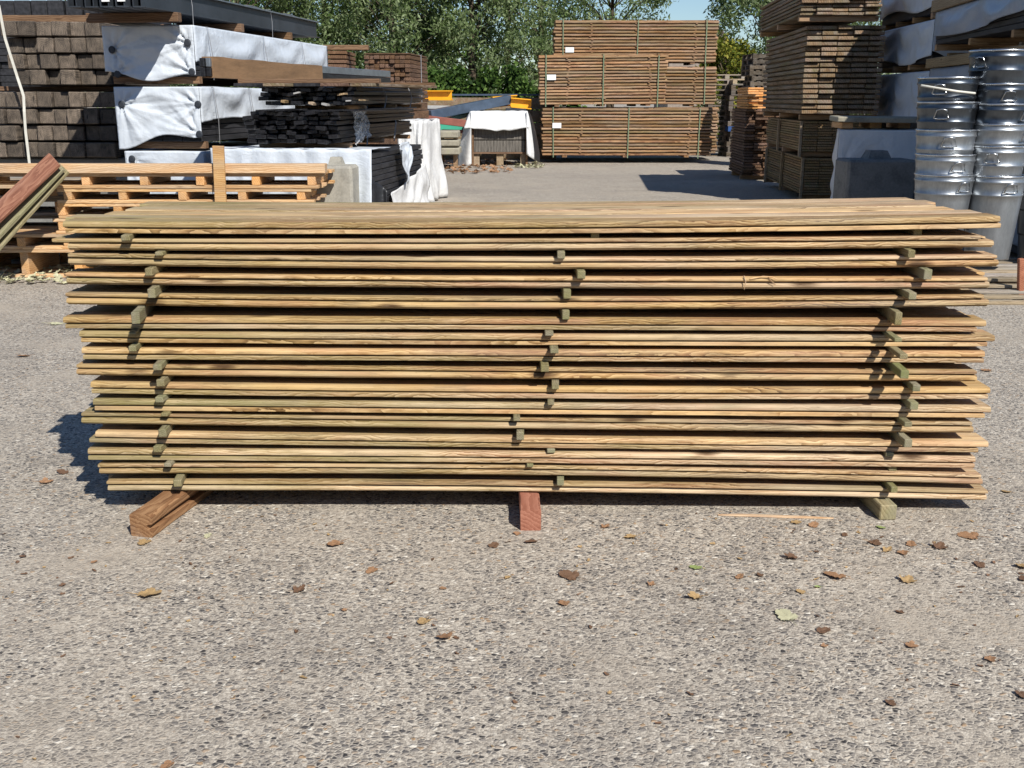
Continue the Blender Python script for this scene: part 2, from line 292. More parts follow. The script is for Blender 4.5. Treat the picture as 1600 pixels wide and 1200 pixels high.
# ------------------------------------------------------------------ mesh helpers
class MB:
    def __init__(s): s.v = []; s.f = []
    def add(s, vs, fs):
        o = len(s.v); s.v += [tuple(v) for v in vs]; s.f += [tuple(i + o for i in f) for f in fs]; return s
    def box(s, x0, x1, y0, y1, z0, z1, M=None, ch=0.0):
        if ch <= 0:
            vs = [Vector((x, y, z)) for z in (z0, z1) for y in (y0, y1) for x in (x0, x1)]
            fs = [(0, 2, 3, 1), (4, 5, 7, 6), (0, 1, 5, 4), (2, 6, 7, 3), (0, 4, 6, 2), (1, 3, 7, 5)]
        else:
            bm = bmesh.new(); bmesh.ops.create_cube(bm, size=1)
            for v in bm.verts:
                v.co = Vector((x0 + (v.co.x + .5) * (x1 - x0), y0 + (v.co.y + .5) * (y1 - y0), z0 + (v.co.z + .5) * (z1 - z0)))
            bmesh.ops.bevel(bm, geom=bm.edges[:], offset=min(ch, .45 * min(x1 - x0, y1 - y0, z1 - z0)), segments=1, affect='EDGES')
            bm.verts.index_update(); vs = [v.co.copy() for v in bm.verts]; fs = [tuple(v.index for v in f.verts) for f in bm.faces]; bm.free()
        if M is not None: vs = [M @ v for v in vs]
        return s.add(vs, fs)
    def bar(s, A, B, wd, th, up=(0, 0, 1), ch=0.0):
        A, B = Vector(A), Vector(B); d = (B - A); L = d.length; d.normalize()
        u = Vector(up); sx = d.cross(u).normalized(); u = sx.cross(d).normalized()
        M = Matrix.Translation(A) @ Matrix((sx, d, u)).transposed().to_4x4()
        return s.box(-wd / 2, wd / 2, 0, L, -th / 2, th / 2, M, ch)
    def extr(s, prof, y0, y1, axis='Y', n=1, off=None, M=None):
        """prof: closed list of (a,z), extruded along axis; off(t)->(da,dz)"""
        k = len(prof); vs = []
        for i in range(n + 1):
            t = i / n; L = y0 + (y1 - y0) * t
            for (a, z) in prof:
                da, dz = off(L, a, z) if off else (0, 0)
                vs.append(Vector((a + da, L, z + dz)) if axis == 'Y' else Vector((L, a + da, z + dz)))
        fs = []
        for i in range(n):
            for j in range(k):
                a, b = i * k + j, i * k + (j + 1) % k
                q = (a, b, b + k, a + k); fs.append(q if axis == 'X' else q[::-1])
        e0 = tuple(range(k)); e1 = tuple(range(n * k, n * k + k))
        if axis == 'X': fs += [e0[::-1], e1]
        else: fs += [e0, e1[::-1]]
        if M is not None: vs = [M @ v for v in vs]
        return s.add(vs, fs)
    def tube(s, pts, r, n=8, closed=False, cap=True):
        pts = [Vector(p) for p in pts]; N = len(pts); vs = []
        rr = r if isinstance(r, (list, tuple)) else [r] * N
        for i, p in enumerate(pts):
            if closed: t = pts[(i + 1) % N] - pts[i - 1]
            else: t = pts[min(i + 1, N - 1)] - pts[max(i - 1, 0)]
            t.normalize(); u = t.cross(Vector((0.03, 0.11, 1))); 
            if u.length < 0.05: u = t.cross(Vector((1, 0.1, 0)))
            u.normalize(); v = t.cross(u)
            for j in range(n):
                a = 2 * math.pi * j / n; vs.append(p + (u * math.cos(a) + v * math.sin(a)) * rr[i])
        fs = []
        for i in range(N if closed else N - 1):
            for j in range(n):
                a, b = i * n + j, i * n + (j + 1) % n; c, d = ((i + 1) % N) * n + (j + 1) % n, ((i + 1) % N) * n + j
                fs.append((a, b, c, d))
        if cap and not closed: fs += [tuple(range(n))[::-1], tuple(range((N - 1) * n, N * n))]
        return s.add(vs, fs)
    def lathe(s, prof, n=40, M=None):
        vs = []; k = len(prof)
        for (r, z) in prof:
            for j in range(n):
                a = 2 * math.pi * j / n; vs.append(Vector((r * math.cos(a), r * math.sin(a), z)))
        fs = [(i * n + j, i * n + (j + 1) % n, (i + 1) * n + (j + 1) % n, (i + 1) * n + j) for i in range(k - 1) for j in range(n)]
        if M is not None: vs = [M @ v for v in vs]
        return s.add(vs, fs)
    def grid(s, fn, nu, nv):
        vs = [fn(i / nu, j / nv) for j in range(nv + 1) for i in range(nu + 1)]
        fs = [(j * (nu + 1) + i, j * (nu + 1) + i + 1, (j + 1) * (nu + 1) + i + 1, (j + 1) * (nu + 1) + i) for j in range(nv) for i in range(nu)]
        return s.add(vs, fs)
    def mesh(s, name, mat, smooth=False):
        me = bpy.data.meshes.new(name); me.from_pydata(s.v, [], s.f); me.materials.append(MT[mat]); me.validate()
        if smooth: me.polygons.foreach_set('use_smooth', [True] * len(me.polygons))
        me.update(); return me
    def build(s, name, mat, parent=None, smooth=False, loc=(0, 0, 0), rot=(0, 0, 0), solid=0.0):
        o = bpy.data.objects.new(name, s.mesh(name, mat, smooth)); COL.objects.link(o)
        o.parent = parent; o.location = loc; o.rotation_euler = rot
        if solid:
            md = o.modifiers.new('thickness', 'SOLIDIFY'); md.thickness = solid; md.offset = 0
        return o

def link(name, me, parent=None, loc=(0, 0, 0), rot=(0, 0, 0)):
    o = bpy.data.objects.new(name, me); COL.objects.link(o); o.parent = parent; o.location = loc; o.rotation_euler = rot; return o
def tag(o, label, cat, group=None, kind=None):
    if label: o['label'] = label
    if cat: o['category'] = cat
    if group: o['group'] = group
    if kind: o['kind'] = kind
    return o
def thing(name, label, cat, loc=(0, 0, 0), rz=0.0, group=None):
    o = bpy.data.objects.new(name, None); COL.objects.link(o); o.empty_display_size = 0.1
    o.location = loc; o.rotation_euler = (0, 0, rz); return tag(o, label, cat, group)
ORD = ['top', 'second', 'third', 'fourth', 'fifth', 'sixth', 'seventh', 'eighth', 'ninth', 'tenth', 'eleventh', 'twelfth', 'thirteenth', 'fourteenth', 'fifteenth', 'bottom']
def nz(x, y=0.0, z=0.0): return noise.noise(Vector((x, y, z)))

def pack_boards(parent, W, L, z0, rows, bh, gap, mat, cols=6, name='board', jit=.03, x0=0.0, y0=0.0, rot=.004, fill=None):
    """boards running along local y"""
    bw = W / cols
    me = [MB().box(.003, bw - .003, 0, L, 0, bh, None, .006).mesh(name, mat) for _ in range(2)]
    for r in range(rows):
        for c in range(cols):
            link(name, me[(r + c) % 2], parent, (x0 + c * bw + rng.uniform(-.004, .004), y0 + rng.uniform(-jit, jit), z0 + r * (bh + gap) + rng.uniform(0, gap * (.9 if rot > .01 else .4))), (rng.uniform(-.004, .004) if rot > .01 else 0, rng.uniform(-.12, .12) if rot > .01 else 0, rng.uniform(-rot, rot)))
    if fill:
        m = MB()
        for r in range(rows - 1): m.box(x0 + .06, x0 + W - .06, y0 + .12, y0 + L - .12, z0 + r * (bh + gap) + bh * .6, z0 + (r + 1) * (bh + gap) + bh * .4)
        m.build('spacer', fill, parent)

# ------------------------------------------------------------------ ground
g_ = MB(); g_.add([(-250, -30, 0), (250, -30, 0), (250, 500, 0), (-250, 500, 0)], [(0, 1, 2, 3)])
tag(g_.build('ground', 'ground'), None, None, kind='structure')

# ------------------------------------------------------------------ the stickered stack of boards
YF = 4.55
BOT = [(365, 365.6, 357.5), (392, 392, 387.5), (416, 421, 417.5), (446, 451, 452), (478, 483.5, 480), (514, 515.6, 519), (536, 540, 542),
       (562, 564.7, 567), (588, 593, 597), (616, 622.5, 624), (642, 647, 653), (664, 671, 677.5), (692.5, 700, 707), (719, 723, 731), (742, 744, 757.5), (769, 771, 783)]
ENDS = [((99, 1561), (102, 1563)), ((82, 1531), (105, 1553)), ((108, 1556), (107, 1560)), ((104, 1542), (104, 1547)), ((103, 1537), (104, 1545)), ((99, 1541), (101, 1528)),
        ((125, 1554), (126, 1544)), ((128, 1539), (130, 1538)), ((121, 1526), (120, 1527)), ((142, 1548), (143, 1545)), ((146, 1549), (148, 1540)), ((128, 1520), (128, 1522)),
        ((150, 1545), (140, 1530)), ((138, 1525), (138, 1524)), ((154, 1534), (155, 1537)), ((167, 1545), (168, 1544))]
UPTHICK = [1, 0, 0, 0, 0, 1, 1, 1, 0, 1, 1, 0, 1, 1, 0, 0]
SX = (200, 800, 1500)
def layer_z(i):
    zs = [zz(y, YF) for y in BOT[i]]; xs = [xx(SX[k], BOT[i][k], YF) for k in range(3)]
    def f(X):
        r = 0
        for a in range(3):
            t = zs[a]
            for b in range(3):
                if a != b: t *= (X - xs[b]) / (xs[a] - xs[b])
            r += t
        return r
    return f
LZ = [layer_z(i) for i in range(16)]
THK, THN, GAP = 0.0292, 0.0190, 0.0022
PAIR = THK + THN + GAP
NROW, BW = 6, 0.143
FRONT = {}
stack_top_group = 'boards of the spaced stack in front'
def board(name, x0, x1, th, zf, y0, seed, thick, up):
    xm = 0.5 * (x0 + x1); zm = zf(xm)
    c = 0.0025
    if thick: prof = [(0.0015, 0.0), (0.0, c), (0.0, th * 0.62), (0.007, th - 0.001), (0.012, th), (BW - 0.004, th), (BW - 0.002, th - c), (BW - 0.002, c), (BW - 0.004, 0.0)]
    else: prof = [(0.003, 0.0), (0.0005, c), (0.0, th - c * 1.2), (0.0035, th), (BW - 0.004, th), (BW - 0.002, th - c), (BW - 0.002, c), (BW - 0.004, 0.0)]
    if not up and thick:
        prof = [(0.016, 0.0), (0.013, 0.0075), (0.002, 0.0085), (0.0, 0.0105)] + prof[2:-1] + [prof[-1]]
    if up:      # a rabbet along the lower front edge leaves the dark groove between the pair
        prof = [(0.016, 0.0), (0.016, 0.0050), (0.002, 0.0055), (0.0, 0.008)] + prof[2:-1] + [prof[-1]]
    bow = rng.uniform(-0.006, 0.006); ph = rng.uniform(0, 6)
    sk0 = rng.uniform(-0.004, 0.004)
    def off(L, a, z):
        u = (L - xm) / 2.0
        dy = bow * (1 - u * u) + 0.0022 * nz(L * 2.1, seed) + (0.0012 * nz(L * 11, seed + 40) if a < 0.02 else 0)
        dz = zf(L) - zm + (0.001 * nz(L * 5, seed + 9) + 0.0006 * nz(L * 17, seed + 3))
        return dy, dz
    m = MB(); m.extr(prof, x0 - xm, x1 - xm, 'X', 40, lambda L, a, z: off(L + xm, a, z))
    m.f = m.f
    return m, Vector((xm, y0, zm))
for i in range(16):
    for up in (1, 0):
        thick = UPTHICK[i] == up
        th = THK if thick else THN
        base = 0.0 if not up else (PAIR - th)
        zf = (lambda X, b=base, f=LZ[i]: f(X) + b)
        e = ENDS[i][0 if up else 1]
        ym = BOT[i][1]
        for r in range(NROW):
            jy = rng.uniform(-0.006, 0.008)
            if r == 0:
                x0 = xx(e[0], ym - 6, YF); x1 = xx(e[1], ym - 6, YF)
            else:
                x0 = -1.93 + rng.uniform(-0.05, 0.06) + 0.01 * i * 0.5; x1 = 2.08 + rng.uniform(-0.06, 0.05) - 0.004 * i
                if i == 0: x0 += (0.0, 0.03, 0.06, 0.10, 0.13)[r - 1]; x1 += (0.0, -0.02, -0.04, 0.0, -0.05)[r - 1]
            lift = rng.uniform(0, 0.008) if (i == 0 and up and r) else 0
            m, loc = board('cladding_board', x0, x1, th, zf, YF + r * (BW + 0.003) + (jy if r else rng.uniform(-0.002, 0.007)), i * 37 + r * 5 + up, thick, up)
            loc.z += lift
            o = m.build('cladding_board', 'clad', loc=loc)
            lay = ('top layer' if i == 0 else 'bottom layer' if i == 15 else ORD[i] + ' layer from the top')
            if r == 0:
                lab = f"{'upper' if up else 'lower'} front board of the {lay} in the spaced timber stack"
            else:
                lab = f"{'upper' if up else 'lower'} board, row {['', 'two', 'three', 'four', 'five', 'six'][r]} from the front, {lay}, spaced stack"
            tag(o, lab, 'board', stack_top_group)
            FRONT[(i, up, r)] = o
STK = [((193, .06), (930, -.03), (1440, -.04)), ((248, .03), (877, .03), (1425, .05)), ((232, .05), (908, .04), (1450, .05)), ((233, .08), (886, .02), (1427, .08)),
       ((203, .14), (884, .02), (1408, .10)), ((204, .06), (858, .03), (1405, .13)), ((205, .06), (866, .06), (1415, .14)), ((242, .09), (851, .06), (1418, .14)),
       ((250, .05), (868, .03), (1433, .05)), ((249, .04), (861, .03), (1429, .05)), ((257, .03), (807, .04), (1419, .07)), ((252, .06), (813, .04), (1419, .09)),
       ((246, .04), (861, .01), (1390, .01)), ((262, .04), (828, .02), (1397, -.02)), ((274, .07), (876, .03), (1397, .05))]
for gidx, row in enumerate(STK):
    for k, (px, pr) in enumerate(row):
        X = xx(px, BOT[gidx][k] + 9, YF - max(pr, 0))
        zt = LZ[gidx](X) - 0.0005; zb = LZ[gidx + 1](X) + PAIR + 0.0005
        if zt - zb < 0.012: zb = zt - 0.012
        hh = zt - zb; wd = rng.uniform(0.030, 0.037)
        m = MB(); c = 0.003
        skew = rng.uniform(-0.05, 0.05) + (0.10 if k == 0 and pr > .05 else 0) + (-0.06 if k == 2 and pr > .09 else 0)
        M = Matrix.Rotation(skew, 4, 'Z')
        m.box(-wd / 2, wd / 2, -pr, 0.84, -hh / 2, hh / 2, M, 0.0025)
        o = m.build('spacer_stick', 'stick', loc=(X - math.tan(-skew) * 0, YF, (zt + zb) / 2))
        gl = ['first', 'second', 'third', 'fourth', 'fifth', 'sixth', 'seventh', 'eighth', 'ninth', 'tenth', 'eleventh', 'twelfth', 'thirteenth', 'fourteenth', 'lowest'][gidx]
        tag(o, f"square wooden spacer stick at the {['left end', 'middle', 'right end'][k]} of the {gl} gap from the top", 'spacer stick', 'spacer sticks between the board layers')

sb = FRONT[(3, 1, 0)]
for pts in ([(1162, 431), (1165, 440), (1163, 453)], [(1172, 436), (1192, 432), (1206, 433), (1219, 438)], [(1200, 434), (1212, 445)]):
    P3 = [at(x, y, YF - .006 - .004 * k) - sb.location for k, (x, y) in enumerate(pts)]
    MB().tube(P3, [.0035] + [.0028] * (len(P3) - 2) + [.001], 5).build('torn_sliver', 'pallet', sb)

# bearers under it
def zlow(X): return LZ[15](X)
A = gnd(222, 839); m = MB()
hz = zlow(-1.55) - 0.001
prof = [(-.052, .006), (-.046, 0), (.046, 0), (.052, .006), (.052, .034), (.026, .038), (.026, .056), (.05, .062), (.052, hz - .016), (.04, hz - .002), (-.042, hz), (-.052, hz - .01)]
m.extr(prof, 0, 1.15, 'Y', 14, lambda L, a, z: (0.003 * nz(L * 6, a * 30), 0.002 * nz(L * 7, 4 + z * 20) if z > 0.02 else 0))
tag(m.build('timber_bearer', 'bear_brown', loc=A, rot=(0, 0, -R(12))), 'brown grooved timber bearer sticking out under the left end of the stack', 'bearer', 'bearers under the front stack')
A = gnd(829, 829); m = MB(); hz = zlow(0.08) - 0.001
prof = [(-.044, .003), (-.04, 0), (.038, 0), (.045, .006), (.046, hz - .006), (.036, hz), (-.041, hz), (-.045, hz - .005)]
m.extr(prof, 0, 1.15, 'Y', 30, lambda L, a, z: (0.004 * nz(L * 9, a * 40), (0.004 * nz(L * 8, 3 + a * 15) - 0.002) if L > 0.03 or z < .02 else -0.003))
tag(m.build('timber_bearer', 'bear_red', loc=A, rot=(0, 0, R(1))), 'reddish squared timber bearer under the middle of the stack', 'bearer', 'bearers under the front stack')
A = gnd(1387, 813); m = MB(); hz = zlow(1.68) - 0.001
m.box(-.039, .039, 0, 1.0, 0, hz, None, .005)
tag(m.build('timber_bearer', 'bear_green', loc=A, rot=(0, 0, R(3))), 'grey green timber bearer under the right end of the stack', 'bearer', 'bearers under the front stack')

# splinter lath and the torn slivers on the fourth layer
A, B = gnd(1122, 806), gnd(1302, 811)
m = MB(); d = (B - A); L = d.length
m.extr([(-.004, 0), (.006, 0), (.007, .006), (-.003, .007)], 0, L, 'X', 12, lambda l, a, z: (a * (-0.7 + 1.4 * min(1, 3.5 * (1 - l / L), 6 * l / L + .1)) + .004 * nz(l * 3), .002 * nz(l * 5, 3)))
tag(m.build('wood_splinter', 'pallet', loc=A + Vector((0, 0, .002)), rot=(0, 0, math.atan2(d.y, d.x))), 'long thin pale splinter of wood lying on the gravel before the stack', 'splinter')

# ------------------------------------------------------------------ left: orange pallets
YP = 11.25
def long_pallet(x0, x1, z0, h, dep, label, nst, mat='pallet', y0=YP, top=True, rz=0.0, group='orange pallets stacked at the left'):
    L = x1 - x0
    t = thing('wooden_pallet', label, 'pallet', (x0, y0, z0), rz, group)
    db = 0.034
    bm_ = MB().box(0, L, 0, 0.115, 0, db, None, .004)
    nb = 7
    for k in range(nb):
        mm = MB().box(rng.uniform(-.03, .03), L + rng.uniform(-.04, .04), 0, rng.uniform(.09, .12), 0, db, None, .004)
        mm.build('deck_board', mat, t, loc=(0, k * (dep - .115) / (nb - 1) + rng.uniform(0, .012), h - db))
    sh = h - 2 * db
    for k in range(nst):
        xk = 0.03 + k * (L - 0.16) / (nst - 1) + rng.uniform(-.03, .03)
        mm = MB().box(0, 0.085, rng.uniform(-.01, .02), dep, 0, sh - .002, None, .004)
        mm.build('stringer', 'pallet_y', t, loc=(xk, 0, db + .001), rot=(0, 0, rng.uniform(-.02, .02)))
    for k in range(3):
        mm = MB().box(rng.uniform(-.03, .03), L + rng.uniform(-.04, .04), 0, 0.10, 0, db, None, .004)
        mm.build('bottom_board', mat, t, loc=(0, k * (dep - .1) / 2, 0))
    return t
xl = -6.6
tiers = [(390, 407, -60, 470), (366, 390, -60, 430), (342, 366, 85, 440), (318, 342, 85, 455), (295, 318, 90, 485), (271, 295, -60, 500)]
zc = 0.0
names_t = ['lowest', 'fifth from the top', 'fourth from the top', 'third from the top', 'second from the top', 'topmost']
for k, (yt, yb, xa, xb) in enumerate(tiers):
    ztop = zz(yt, YP); 
    x0 = max(xl, xx(xa, yt, YP)); x1 = xx(xb, yt, YP)
    long_pallet(x0, x1, zc, ztop - zc, 0.78, f'long orange pine pallet, {names_t[k]} in the pallet stack at the left', 7 if xa < 0 else 5)
    zc = ztop + 0.001
for k in range(5):
    long_pallet(-7.4, xx(104, 340, 12.12), k * .19, .189, .75, f"weathered grey pallet, {['lowest', 'second from the ground', 'third from the ground', 'fourth from the ground', 'topmost'][k]} of those behind the leaning planks", 4, 'old_pallet', 12.1, group='grey pallets behind the leaning planks')
# beam lying on the top pallet
m = MB(); hb = zz(256, YP) - zc
m.box(xl, xx(508, 262, YP), 0, .16, 0, hb, None, .006)
tag(m.build('timber_beam', 'pallet', loc=(0, YP - .03, zc)), 'long orange beam lying along the front of the topmost pallet', 'beam')
m = MB().box(xl, xx(470, 262, YP), 0, .12, 0, hb * .55, None, .006)
tag(m.build('timber_beam', 'pallet', loc=(0, YP + .5, zc)), 'thinner orange beam lying behind the front beam on the pallets', 'beam')
# upright post
m = MB(); zt = zz(228, YP - .1); xa = xx(338, 270, YP - .1)
m.box(-.058, .058, -.022, .022, 0, zt, None, .004)
tag(m.build('wooden_post', 'pallet', loc=(xa, YP - .085, 0), rot=(R(-1.0), R(1.2), 0)), 'short upright orange post leaning on the front of the pallets', 'post')
# leaning planks
for (pa, pb, Ya, Yb, wd, mat, lab) in [((86, 249), (-75, 400), 10.9, 10.55, .235, 'redplank', 'wide red brown plank, uppermost of those leaning on the pallets'),
                                       ((93, 258), (-60, 420), 10.96, 10.6, .20, 'grnplank', 'weathered green grey plank leaning under the red brown plank'),
                                       ((100, 262), (-52, 432), 11.02, 10.66, .2, 'grnplank', 'lowest grey plank leaning under the other two at the left')]:
    A, B = at(*pa, Ya), at(*pb, Yb)
    d = (B - A).normalized(); L = (B - A).length
    up = Vector((-0.05, -0.62, 0.78)); sx = up.cross(d).normalized(); up = d.cross(sx).normalized()
    M = Matrix((d, sx, up)).transposed()
    m = MB().box(0, L, -wd / 2, wd / 2, -.017, .017, None, .004)
    o = m.build('wooden_plank', mat, loc=A); o.rotation_euler = M.to_euler(); tag(o, lab, 'plank', 'planks leaning at the left')

# concrete interlocking blocks
def lego(x0, x1, y0, dep, h, kn, label, mat='concrete', rz=0):
    W = x1 - x0; t = thing('concrete_block', label, 'concrete block', (x0, y0, 0), rz)
    MB().box(0, W, 0, dep, 0, h, None, .03).build('block_body', mat, t)
    m = MB(); cx, cy = W / 2, dep / 2; a, b = W * .18, W * .12
    vs = [(cx - a, cy - a, h - .01), (cx + a, cy - a, h - .01), (cx + a, cy + a, h - .01), (cx - a, cy + a, h - .01), (cx - b, cy - b, h + kn), (cx + b, cy - b, h + kn), (cx + b, cy + b, h + kn), (cx - b, cy + b, h + kn)]
    m.add(vs, [(0, 1, 5, 4), (1, 2, 6, 5), (2, 3, 7, 6), (3, 0, 4, 7), (4, 5, 6, 7)]); m.build('knob', mat, t)
    return t
Yb = 12.08
lego(xx(486, 280, Yb), xx(551, 280, Yb), Yb, .55, zz(259, Yb), .085, 'pale stained concrete block with a tapered knob at the end of the pallets', rz=R(-4))

# ------------------------------------------------------------------ left: dark timber pile (each beam a thing)
YT = 15.0
def timber_rows(rows, ncol, xr, wpx, tier, yoff=0.0):
    for ri, (ya, yb) in enumerate(rows):
        z1, z0 = zz(ya, YT), zz(yb, YT)
        xr_ = xx(xr[ri], (ya + yb) / 2, YT)
        for c in range(ncol):
            wd = wpx / 110.0 * rng.uniform(.92, 1.08)
            x1 = xr_; x0 = xr_ - wd + .006
            xr_ -= wd
            m = MB(); hh = (z1 - z0) * rng.uniform(.945, .985)
            m.box(-(x1 - x0) / 2, (x1 - x0) / 2, 0, 2.6, -hh / 2, hh / 2, None, .012)
            o = m.build('timber_beam', 'sleeper', loc=((x0 + x1) / 2, YT + yoff + rng.uniform(-.09, .09), z0 + hh / 2 + .001))
            o.rotation_euler = (0, rng.uniform(-.025, .025), rng.uniform(-.01, .01))
            tag(o, f"squared dark timber, {['first', 'second', 'third', 'fourth', 'fifth', 'sixth', 'seventh', 'eighth', 'ninth'][c]} from the right in the {['top', 'second', 'third', 'bottom'][ri]} row of the {tier} pile", 'timber', 'dark timbers piled at the left')
timber_rows([(33, 57), (58.5, 83), (84, 108), (109, 133)], 6, [156, 163, 168, 170], 24.5, 'upper')
timber_rows([(143, 168), (170, 194), (196, 220), (222, 246)], 9, [180, 182, 183, 183], 24.5, 'lower')
m = MB(); 
for k in range(2):
    m = MB().box(-6.4 - 1.3, xx(178, 138, YT), 0, .12, 0, zz(134.5, YT) - zz(142, YT), None, .006)
    tag(m.build('timber_batten', 'runner_dark_shaded', loc=(0, YT + .35 + k * 1.6, zz(142, YT))), ['front', 'rear'][k] + ' batten between the upper and lower piles of dark timber', 'batten', 'battens between the dark timber piles')
m = MB().box(-7.4, xx(150, 25, YT), 0, .14, 0, zz(20, YT) - zz(32, YT), None, .008)
tag(m.build('timber_batten', 'runner_dark_shaded', loc=(0, YT + .4, zz(32, YT))), 'brown batten lying on top of the upper dark timber pile', 'batten')
m = MB().box(-8.2, -5.4, 0, 2.6, 0, zz(222, YT) * 0 + zz(247.5, YT), None, .02)
tag(m.build('concrete_slab', 'concrete_dark', loc=(0, YT + .1, 0)), 'grimy concrete base carrying the lower pile of dark timbers', 'base slab')
# timber pack above, coloured black to stand in for the shade up there
for c in range(7):
    x1 = xx(150, 5, YT) - c * .24
    m = MB().box(0, .225, 0, 2.6, 0, .22, None, .012)
    o = m.build('timber_beam', 'blackwood2', loc=(x1 - .24, YT + .75 + rng.uniform(-.05, .05), zz(20, YT) + .002))
    tag(o, f"squared dark timber, {['first', 'second', 'third', 'fourth', 'fifth', 'sixth', 'seventh'][c]} from the right on the brown batten at the pile top", 'timber', 'dark timbers piled at the left')
for k, (za, zb_, lab) in enumerate(((.0, 1.55, 'lower'), (1.6, 3.4, 'upper'))):  # black bundles added so the shaded void beside the piles looks dark
    t = thing('board_bundle', f'{lab} black board bundle added to darken the gap left of the dark timber piles', 'board bundle', (-11.2, 18.3, za), 0, 'black board bundles')
    pack_boards(t, 3.6, 1.2, .1, int((zb_ - za) / .11), .1, .006, 'blackwood2', cols=8, jit=.05)
    for q in range(2): MB().box(0, 3.6, 0, .1, 0, .098).build('bearer', 'runner_dark_shaded', t, loc=(0, .2 + q * .7, 0))
# white strap hanging down the pile
m = MB(); pts = [at(-2, 8, 14.6), at(8, 60, 14.66), at(27, 120, 14.72), at(37, 150, 14.7), at(38, 175, 14.69), at(40, 205, 14.72), at(46, 255, 14.74)]
for a, b in zip(pts[:-1], pts[1:]): m.bar(a, b, .035, .006, up=(0, -1, 0))
tag(m.build('white_strap', 'strap_white'), 'loose white strap hanging down in front of the dark timber piles', 'strap')
_ = MB().grid(lambda u, v: Vector((-7.55 + u * .62, 14.75 - .1 * math.sin(u * 3) - .03 * nz(u * 9, v * 3), 2.0 + v * .34 * (1 - .6 * u * u) + .02 * nz(u * 6, v * 6))), 16, 8)
# ------------------------------------------------------------------ left: tarped packs
RY = -R(8)
def wrap_tarp(W, L, h, parent, mat, low_front, low_side, washers, ties, seed, side='right', smooth=True, amp=1.0):
    """cover over a box x 0..W, y 0..L, z 0..h"""
    m = MB()
    def fold(u, v):
        d = 0
        for (a, b) in washers:
            dx, dv = (u - a), (v - b); r = math.hypot(dx, dv) + 1e-6; th = math.atan2(dv, dx)
            d += .022 * math.sin(th * 9 + seed + a * 7) * (1 + .6 * math.sin(th * 21 + a * 3)) * math.exp(-r / .42) * min(1, r / .07) - .02 * math.exp(-(r / .09) ** 2)
        return (d + .028 * nz(u * 2.3, v * 2.3, seed) + .012 * nz(u * 6, v * 6, seed + 3)) * amp
    ov = .025
    lf = lambda u: low_front(u)
    def front(a, b):
        u = a * W; zlo = lf(a); z = zlo + (h - zlo) * b
        e = min(1, min(a, 1 - a) * 10) * min(1, (1 - b) * 6)
        return Vector((u, -ov - fold(u, z) * e - .03 * (1 - b) * (.5 + .5 * nz(u * 3, seed)), z))
    m.grid(front, 56, 36)
    def side_d(y, z):
        k = 0
        while k < len(ties) - 1 and y > ties[k + 1]: k += 1
        y0, y1 = ties[k], ties[min(k + 1, len(ties) - 1)]
        loc = (y - y0) / max(.01, y1 - y0); loc = max(0, min(1, loc))
        q = 4 * (loc - .5) ** 2
        s_ = math.sin(math.pi * loc)
        return amp * ((.035 + .03 * math.sin((h - z) * 15 - (1 - q) * 4.2 + seed)) * s_ + .02 * nz(y * 2.2, z * 5, seed)) + .005
    for sd in (0, 1):
        X = W if sd else 0; sg = 1 if sd else -1
        def sidef(a, b, X=X, sg=sg):
            y = a * L; zlo = low_side(a); z = zlo + (h - zlo) * b
            e = min(1, min(a, 1 - a) * 14) * min(1, (1 - b) * 5 + .0)
            return Vector((X + sg * (ov * .2 + side_d(y, z) * e), y - ov * (1 - a), z))
        n0 = len(m.f)
        m.grid(sidef, 80, 22)
        if sd == 0: m.f[n0:] = [f[::-1] for f in m.f[n0:]]
    def top(a, b):
        return Vector((a * W, b * L - ov * (1 - b), h + .02 * nz(a * 5, b * 9, seed) * min(1, min(a, 1 - a, b, 1 - b) * 12)))
    m.grid(top, 24, 40)
    o = m.build('tarp', mat, parent, smooth=smooth, solid=.004)
    for (a, b) in washers:
        mm = MB().lathe([(0, .012), (.03, .012), (.045, .006), (.047, 0)], 14, Matrix.Rotation(R(90), 4, 'X'))
        mm.build('washer', 'washer', o, loc=(a, -ov - .012, b))
    return o
def tarped_left(pxl, pxr, yt, yb, Y, L, label, lowf, lows, washers_px, ties, seed, rows, lift=.0):
    zt, zb = zz(yt, Y), zz(yb, Y); x0, x1 = xx(pxl, (yt + yb) / 2, Y), xx(pxr, (yt + yb) / 2, Y); W = x1 - x0
    t = thing('wrapped_pack', label, 'wrapped pack', (x0, Y, zb), RY, 'white tarped packs at the left')
    H = zt - zb
    pack_boards(t, W - .06, L - .05, .09, rows, (H - .12) / rows - .006, .006, 'blackwood2', cols=4, x0=.03, y0=.04, jit=.01)
    for k in range(3):
        MB().box(.02, W - .02, 0, .1, 0, .088, None, .005).build('bearer', 'runner_dark_shaded', t, loc=(0, .1 + k * (L - .35) / 2, 0))
    ws = [((xx(px, py, Y) - x0), zz(py, Y) - zb) for px, py in washers_px]
    wrap_tarp(W, L, H, t, 'tarp', lambda a: lowf[0] + (lowf[1] - lowf[0]) * a + .05 * math.sin(a * 7 + seed), lows, ws, ties, seed)
    for y in ties[1:-1]:
        m = MB().tube([(W + .07, y, .05), (W + .075, y, H * .5), (W + .03, y, H), (W * .5, y, H + .03)], .005, 5); m.build('tie_wire', 'wire', t)
    return t
tarped_left(165, 313, 41, 131, 14.0, 5.4, 'topmost white tarped pack at the left, half in shadow, with black washers', (.10, .06), lambda a: .26 + .05 * math.sin(a * 14), [(178, 78), (187, 116), (302, 68), (309, 113)], [0, .35, 2.3, 4.0, 5.4], 1.3, 8)
